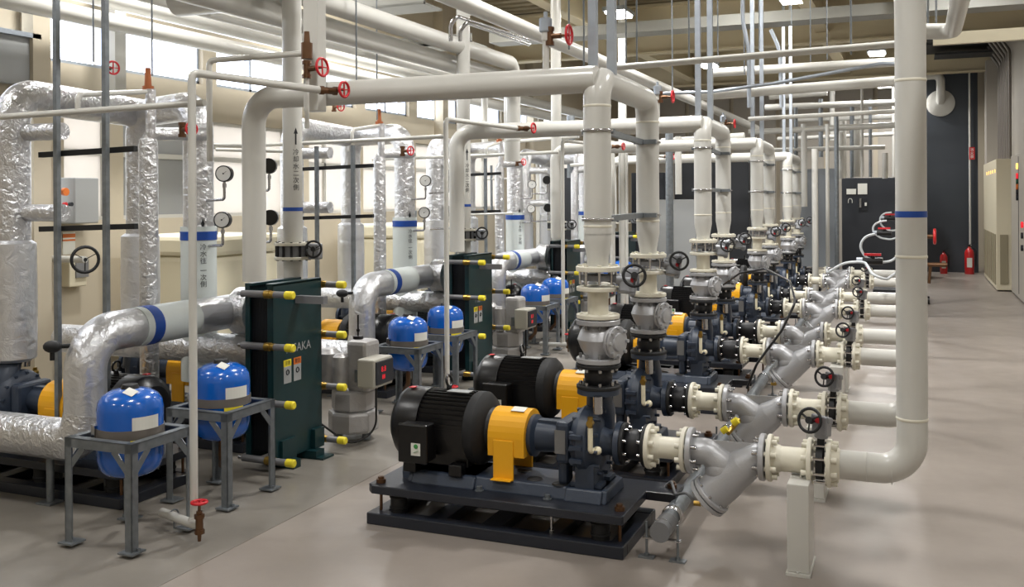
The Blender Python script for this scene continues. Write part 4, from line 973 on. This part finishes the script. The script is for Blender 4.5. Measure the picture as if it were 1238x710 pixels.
# right wall: cabinets
t = thing('control_cabinet', (1.37, 19.6, 0), 'beige end-on control cabinet with louvred doors beside the extinguisher', 'cabinet')
MB().b2((1.246, 18.1, .02), (XR-.002, 21.3, 2.22)).build('body', 'cabinet', t, bev=.01)
MB().b2((1.30, 18.08, .12), (1.42, 18.1, .95)).build('end_grille', 'louvre', t)
for k in range(6): MB().b2((1.235, 18.2+k*.5, .1), (1.246, 18.6+k*.5, .95)).build('louvre_door', 'louvre', t)
for k in range(5):
    c = V((1.245, 18.3+k*.5, 2.02)); MB().cyl(c, c-V((.008, 0, 0)), .03, seg=10).build('pilot_lamp', 'amberlamp', t)
t = thing('control_cabinet', (1.52, 15, 0), 'grey control cabinet with red, green and amber pilot lamps at the right edge', 'cabinet')
MB().b2((1.45, 10.0, .03), (XR-.002, 17.85, 2.25)).build('body', 'cabgrey', t, bev=.01)
for y in (16.6, 15.1, 13.6, 12.1): MB().b2((1.444, y-.01, .1), (1.451, y+.01, 2.2)).build('door_seam', 'ink', t)
for v, m in ((201, 'amberlamp'), (213, 'redlamp'), (219, 'greenlamp'), (226, 'orange'), (232, 'ink'), (239, 'ink')):
    c = ax(1231, v, 1.45); MB().cyl(c, c-V((.03, 0, 0)), .045, seg=12).build('pilot_lamp', m, t)
for v, m in ((272, 'redlamp'), (285, 'ink'), (300, 'ink')):
    c = ax(1237, v, 1.45); MB().cyl(c, c-V((.03, 0, 0)), .045, seg=12).build('selector', m, t)
t = thing('cable_trunking', (1.42, 21.5, 2.3), 'tall cream cable trunking rising above the beige cabinets', 'trunking')
MB().b2((1.30, 21.35, 0), (XR-.002, 21.9, 4.3)).build('trunking', 'cabgrey', t, bev=.01)
for k in range(6):
    y = 20.9-k*.45; tag(MB().tube([(1.5, y, 2.2), (1.5, y, 4.1), (1.2, y+.1, 4.6)], .03, .2, 10).build('side_conduit', 'strap'), 'vertical grey conduit on the right wall above the cabinets, %s from the far end' % ['first', 'second', 'third', 'fourth', 'fifth', 'sixth'][k], 'conduit', 'right wall conduits')
tag(MB().b2((.2, 19.8, 4.45), (1.5, 21.2, 4.5)).b2((.2, 18.4, 4.4), (1.5, 19.2, 4.44)).b2((.35, 20.2, 4.3), (1.4, 20.9, 4.34)).build('cable_ladder', 'darksteel'), 'dark cable ladders packed under the roof at the right far corner', 'cable tray')
t = thing('duct_box', (.9, 9.3, 3.6), 'dark grey ventilation box under the roof at top right', 'duct'); MB().b2((.55, 9.0, 3.75), (1.2, 9.9, 4.86)).build('box', 'darksteel', t, bev=.02); MB().cyl((1.25, 8.95, 3.75), (1.4, 8.95, 3.75), .05).build('bracket', 'steel', t)
# clear hoses with red levers in front of the black cabinet
HS = [((1055, 312), (1063, 295), 14.0), ((1076, 280), (1049, 268), 15.5), ((1083, 262), (1071, 254), 17.0)]
hos = [[(1090, 305), (1078, 316), (1060, 318), (1045, 310), (1039, 297), (1046, 286), (1058, 283)], [(1090, 284), (1078, 290), (1065, 288), (1055, 281), (1056, 272), (1064, 268), (1072, 267)], [(1092, 276), (1078, 280), (1066, 274), (1063, 265), (1068, 258), (1078, 257)]]
for n_, pts in enumerate(hos):
    y = (13.0, 14.5, 16.0)[n_]
    w = ['lowest and nearest', 'middle', 'upper and farthest'][n_]
    tag(MB().tube([ay(u, v, y) for u, v in pts], (.016, .014, .014)[n_], .15, 12).build('clear_hose', 'hose'), 'clear plastic hose loop in front of the black cabinet, %s' % w, 'hose', 'clear hoses')
    u, v = [(1055, 316), (1069, 282), (1076, 264)][n_]
    t = thing('lever_valve', ay(u, v, y), 'black ball valve with red lever on a clear hose, %s' % w, 'valve', 'lever valves on the hoses'); q = ay(u, v, y)
    z = (1, .8, .7)[n_]
    MB().cyl(q+V((-.12, 0, 0))*z, q+V((.12, 0, 0))*z, .045*z, seg=14).cyl(q, q+V((0, 0, .07))*z, .03*z).build('body', 'black', t)
    MB().box(q+V((0, 0, .085))*z, (.2*z, .04, .03*z)).build('lever', 'red', t)
    MB().cyl(q+V((-.19, 0, .01))*z, q+V((-.12, 0, .01))*z, .035*z, seg=12).build('coupling', 'galvlight', t)
tag(MB().tube([ay(1000, 330, 12.), ay(1020, 318, 12.), ay(1045, 316, 12.), ay(1063, 345, 11.), ay(1083, 330, 12.)], .016, .3, 10).build('clear_hose', 'hose'), 'long clear hose trailing over the farthest strainers', 'hose')
t = thing('hydrant_valve', ay(1122, 322, 12), 'brass hose valve with red handle sticking out right of the standpipe', 'valve')
q = ay(1128, 286, 14); b, w = MB(), MB(); b.cyl(q-V((.25, 0, 0)), q, .03); w.tor(q+V((.02, 0, 0)), (1, 0, 0), .09, .02); w.bar(q+V((.02, -.09, 0)), q+V((.02, .09, 0)), .03, .02)
q = ay(1125, 320, 14); b.cyl(q-V((.3, 0, 0)), q+V((.2, 0, 0)), .03); b.cyl(q-V((.02, 0, .25)), q, .02); b.build('body', 'brass', t); w.build('red_handle', 'redfire', t)
t = thing('pump_skid', (.05, 15.8, 0), 'low dark skid with beige pipework half hidden by the standpipe', 'skid')
xx = ay(1119, 300, 15.6).x
MB().b2((-.6, 15.5, .1), (xx+.02, 16.3, .2)).build('frame', 'blackcab', t); MB().b2((xx-.05, 15.55, .2), (xx, 15.65, 1.5)).build('upright', 'cream', t); MB().cyl((xx-.03, 15.6, .06), (xx+.05, 15.6, .06), .06).build('caster', 'black', t)
# tangle of far pipework between the risers
rnd = random.Random(5)
far = []
VPX = [(809, 148, 345, 12.4, .05), (740, 170, 345, 12.2, .035), (752, 180, 345, 12.3, .045), (820, 165, 235, 11.8, .04), (690, 140, 215, 14, .06), (985, 180, 300, 15, .045), (1000, 150, 330, 16, .03), (1011, 140, 320, 16.5, .035), (972, 150, 250, 17, .05), (1030, 128, 215, 19, .04), (1042, 100, 214, 18, .025), (1070, 185, 216, 19, .05), (1017, 160, 216, 18.2, .06), (1019, 146, 214, 18.6, .06), (1036, 146, 214, 18.7, .06), (1052, 120, 214, 19.2, .03), (962, 130, 200, 18, .035), (948, 120, 200, 18.5, .02), (992, 120, 190, 19, .04), (1080, 100, 214, 20, .03), (1006, 110, 170, 20.5, .05), (650, 190, 330, 14, .03), (594, 200, 260, 12, .018), (583, 195, 250, 12, .018), (606, 195, 300, 13, .02)]
for n_, (u, v0, v1, y, r) in enumerate(VPX):
    a = ay(u, v0, y); b = ay(u, v1, y); b = V((a.x, a.y, 0 if v1 >= 300 else b.z))
    far.append(('v', u, MB().tube([a, b], r, 0, 14)))
HPX = [(690, 200, 820, 192, 13, .025), (925, 182, 1070, 178, 18, .04), (905, 160, 1085, 151, 17, .05), (925, 130, 1085, 124, 19, .06), (930, 117, 1000, 112, 16, .05), (940, 168, 1080, 162, 20, .04), (570, 175, 700, 165, 12, .025), (575, 190, 690, 182, 13, .02), (800, 172, 900, 165, 12.5, .05), (690, 158, 800, 154, 14, .06), (700, 178, 880, 170, 16, .07), (960, 145, 1088, 141, 21, .05), (250, 175, 300, 177, 6.6, .016), (262, 181, 345, 183, 6.8, .016), (560, 260, 620, 258, 9.5, .012), (585, 217, 620, 216, 12, .015)]
for n_, (u0, v0, u1, v1, y, r) in enumerate(HPX):
    far.append(('h', (u0+u1)/2, MB().tube([ay(u0, v0, y), ay(u1, v1, y)], r, 0, 14)))
OR2 = 'first second third fourth fifth sixth seventh eighth ninth tenth eleventh twelfth thirteenth fourteenth fifteenth sixteenth seventeenth eighteenth nineteenth twentieth twenty-first twenty-second twenty-third twenty-fourth twenty-fifth twenty-sixth twenty-seventh'.split()
vs = sorted([f for f in far if f[0] == 'v'], key=lambda f: f[1]); hs = sorted([f for f in far if f[0] == 'h'], key=lambda f: f[1])
for n_, f in enumerate(vs): tag(f[2].build('background_pipe', 'galv' if n_ % 3 == 1 else 'cream'), 'slim upright background pipe beyond the risers, %s from the left' % OR2[n_], 'pipe', 'upright background pipes')
for n_, f in enumerate(hs): tag(f[2].build('crossing_pipe', 'cream'), 'background pipe crossing behind the risers, %s from the left' % OR2[n_], 'pipe', 'crossing background pipes')
# beige machine behind left trains
for k, (x, y) in enumerate(((-6.2, 7.3), (-6.2, 11.2))):
    t = thing('beige_machine', (x, y, 0), 'cream boxy machine with rounded lid against the left wall, %s' % ('beyond the first cream standpipe', 'farther down by the bright windows')[k], 'machine', 'cream machines by the left wall')
    MB().b2((x-.5, y-.5, .1), (x+.5, y+.5, 1.1)).build('body', 'ivory', t, bev=.05); MB().b2((x-.52, y-.52, 1.1), (x+.52, y+.52, 1.28)).build('lid', 'ivory', t, bev=.04)
    MB().cyl((x+.1, y-.1, 1.28), (x+.1, y-.1, 1.45), .12).build('motor_cap', 'galv', t)
# ---------------------------------------------------------------- lamps
def lamp(x, y, z, label, k=1., w=.26, l=.5):
    t = thing('ceiling_lamp', (x, y, z), label, 'lamp', 'high-bay ceiling lamps')
    MB().b2((x-w/2-.03, y-l/2-.03, z+.03), (x+w/2+.03, y+l/2+.03, z+.09)).cyl((x, y, z+.09), (x, y, ZC), .01, seg=6).build('housing', 'galvlight', t)
    MB().b2((x-w/2, y-l/2, z), (x+w/2, y+l/2, z+.03)).build('diffuser', 'lamp', t)
    ld = bpy.data.lights.new('lamp_light', 'AREA'); ld.shape = 'RECTANGLE'; ld.size = w; ld.size_y = l; ld.energy = PW*k; ld.color = (1, .985, .965); ld.spread = PI*.95
    lo = bpy.data.objects.new('lamp_light', ld); COL.objects.link(lo); lo.location = (x, y, z-.012)
PW = 91
vis = [(az(748, 19, 4.2), 'long bright ceiling lamp left of centre above the first riser pair'), (az(956, 1, 4.2), 'ceiling lamp cut by the top edge left of the standpipe'), (az(1060, 66, 4.2), 'bright ceiling lamp right beside the thick standpipe'), (az(957, 81, 4.05), 'small distant ceiling lamp above the second and third riser pairs')if False else (az(857, 81, 4.05), 'small distant ceiling lamp between the second and third riser pairs'), (az(1069, 105, 3.95), 'smallest distant ceiling lamp low beside the standpipe')]
for p, l in vis: lamp(p.x, p.y, p.z, l)
n_ = 0
for y in (-1.2, 2.6, 6.4, 10.2):
    for x in (-5.6, -2.3, .6):
        n_ += 1; lamp(x, y, 4.45, 'ceiling lamp behind or above the view, %s row, %s lamp' % ({-1.2: 'rearmost', 2.6: 'second', 6.4: 'third', 10.2: 'fourth'}[y], {-5.6: 'left', -2.3: 'middle', .6: 'right'}[x]), {-1.2: .35, 2.6: .55, 6.4: 1.1, 10.2: 1.2}[y])
# ---------------------------------------------------------------- daylight, camera, view
w = bpy.data.worlds.new('sky'); SC.world = w; w.use_nodes = True; nt = w.node_tree
bg = nt.nodes['Background']; bg.inputs[0].default_value = (.80, .86, 1.0, 1); bg.inputs[1].default_value = 7
for z0, z1, e in ((2.84, 3.25, 60), (1.42, 2.45, 90)):
    ld = bpy.data.lights.new('window_daylight', 'AREA'); ld.shape = 'RECTANGLE'; ld.size = 15; ld.size_y = z1-z0; ld.energy = e; ld.color = (.9, .95, 1)
    lo = bpy.data.objects.new('window_daylight', ld); COL.objects.link(lo); lo.location = (XL+.03, 13, (z0+z1)/2); lo.rotation_euler = (0, -PI/2, 0); lo.rotation_euler = Matrix(((0, 0, 1), (1, 0, 0), (0, 1, 0))).transposed().to_euler() if False else (PI/2, 0, -PI/2)
cd = bpy.data.cameras.new('camera'); co = bpy.data.objects.new('camera', cd); COL.objects.link(co)
co.location = (0, 0, H); co.matrix_world = Matrix.Translation((0, 0, H)) @ Matrix.Rotation(TH, 4, 'Z') @ Matrix.Rotation(PI/2, 4, 'X') @ Matrix.Rotation(-RL, 4, 'Z')
cd.sensor_width = 36; cd.lens = F/1238*36; cd.shift_y = -(355-240)/1238; cd.clip_end = 100
SC.camera = co
vs_ = SC.view_settings; vs_.view_transform = 'Standard'; vs_.look = 'None'; vs_.gamma = 1; vs_.exposure = -0.1; vs_.use_curve_mapping = False
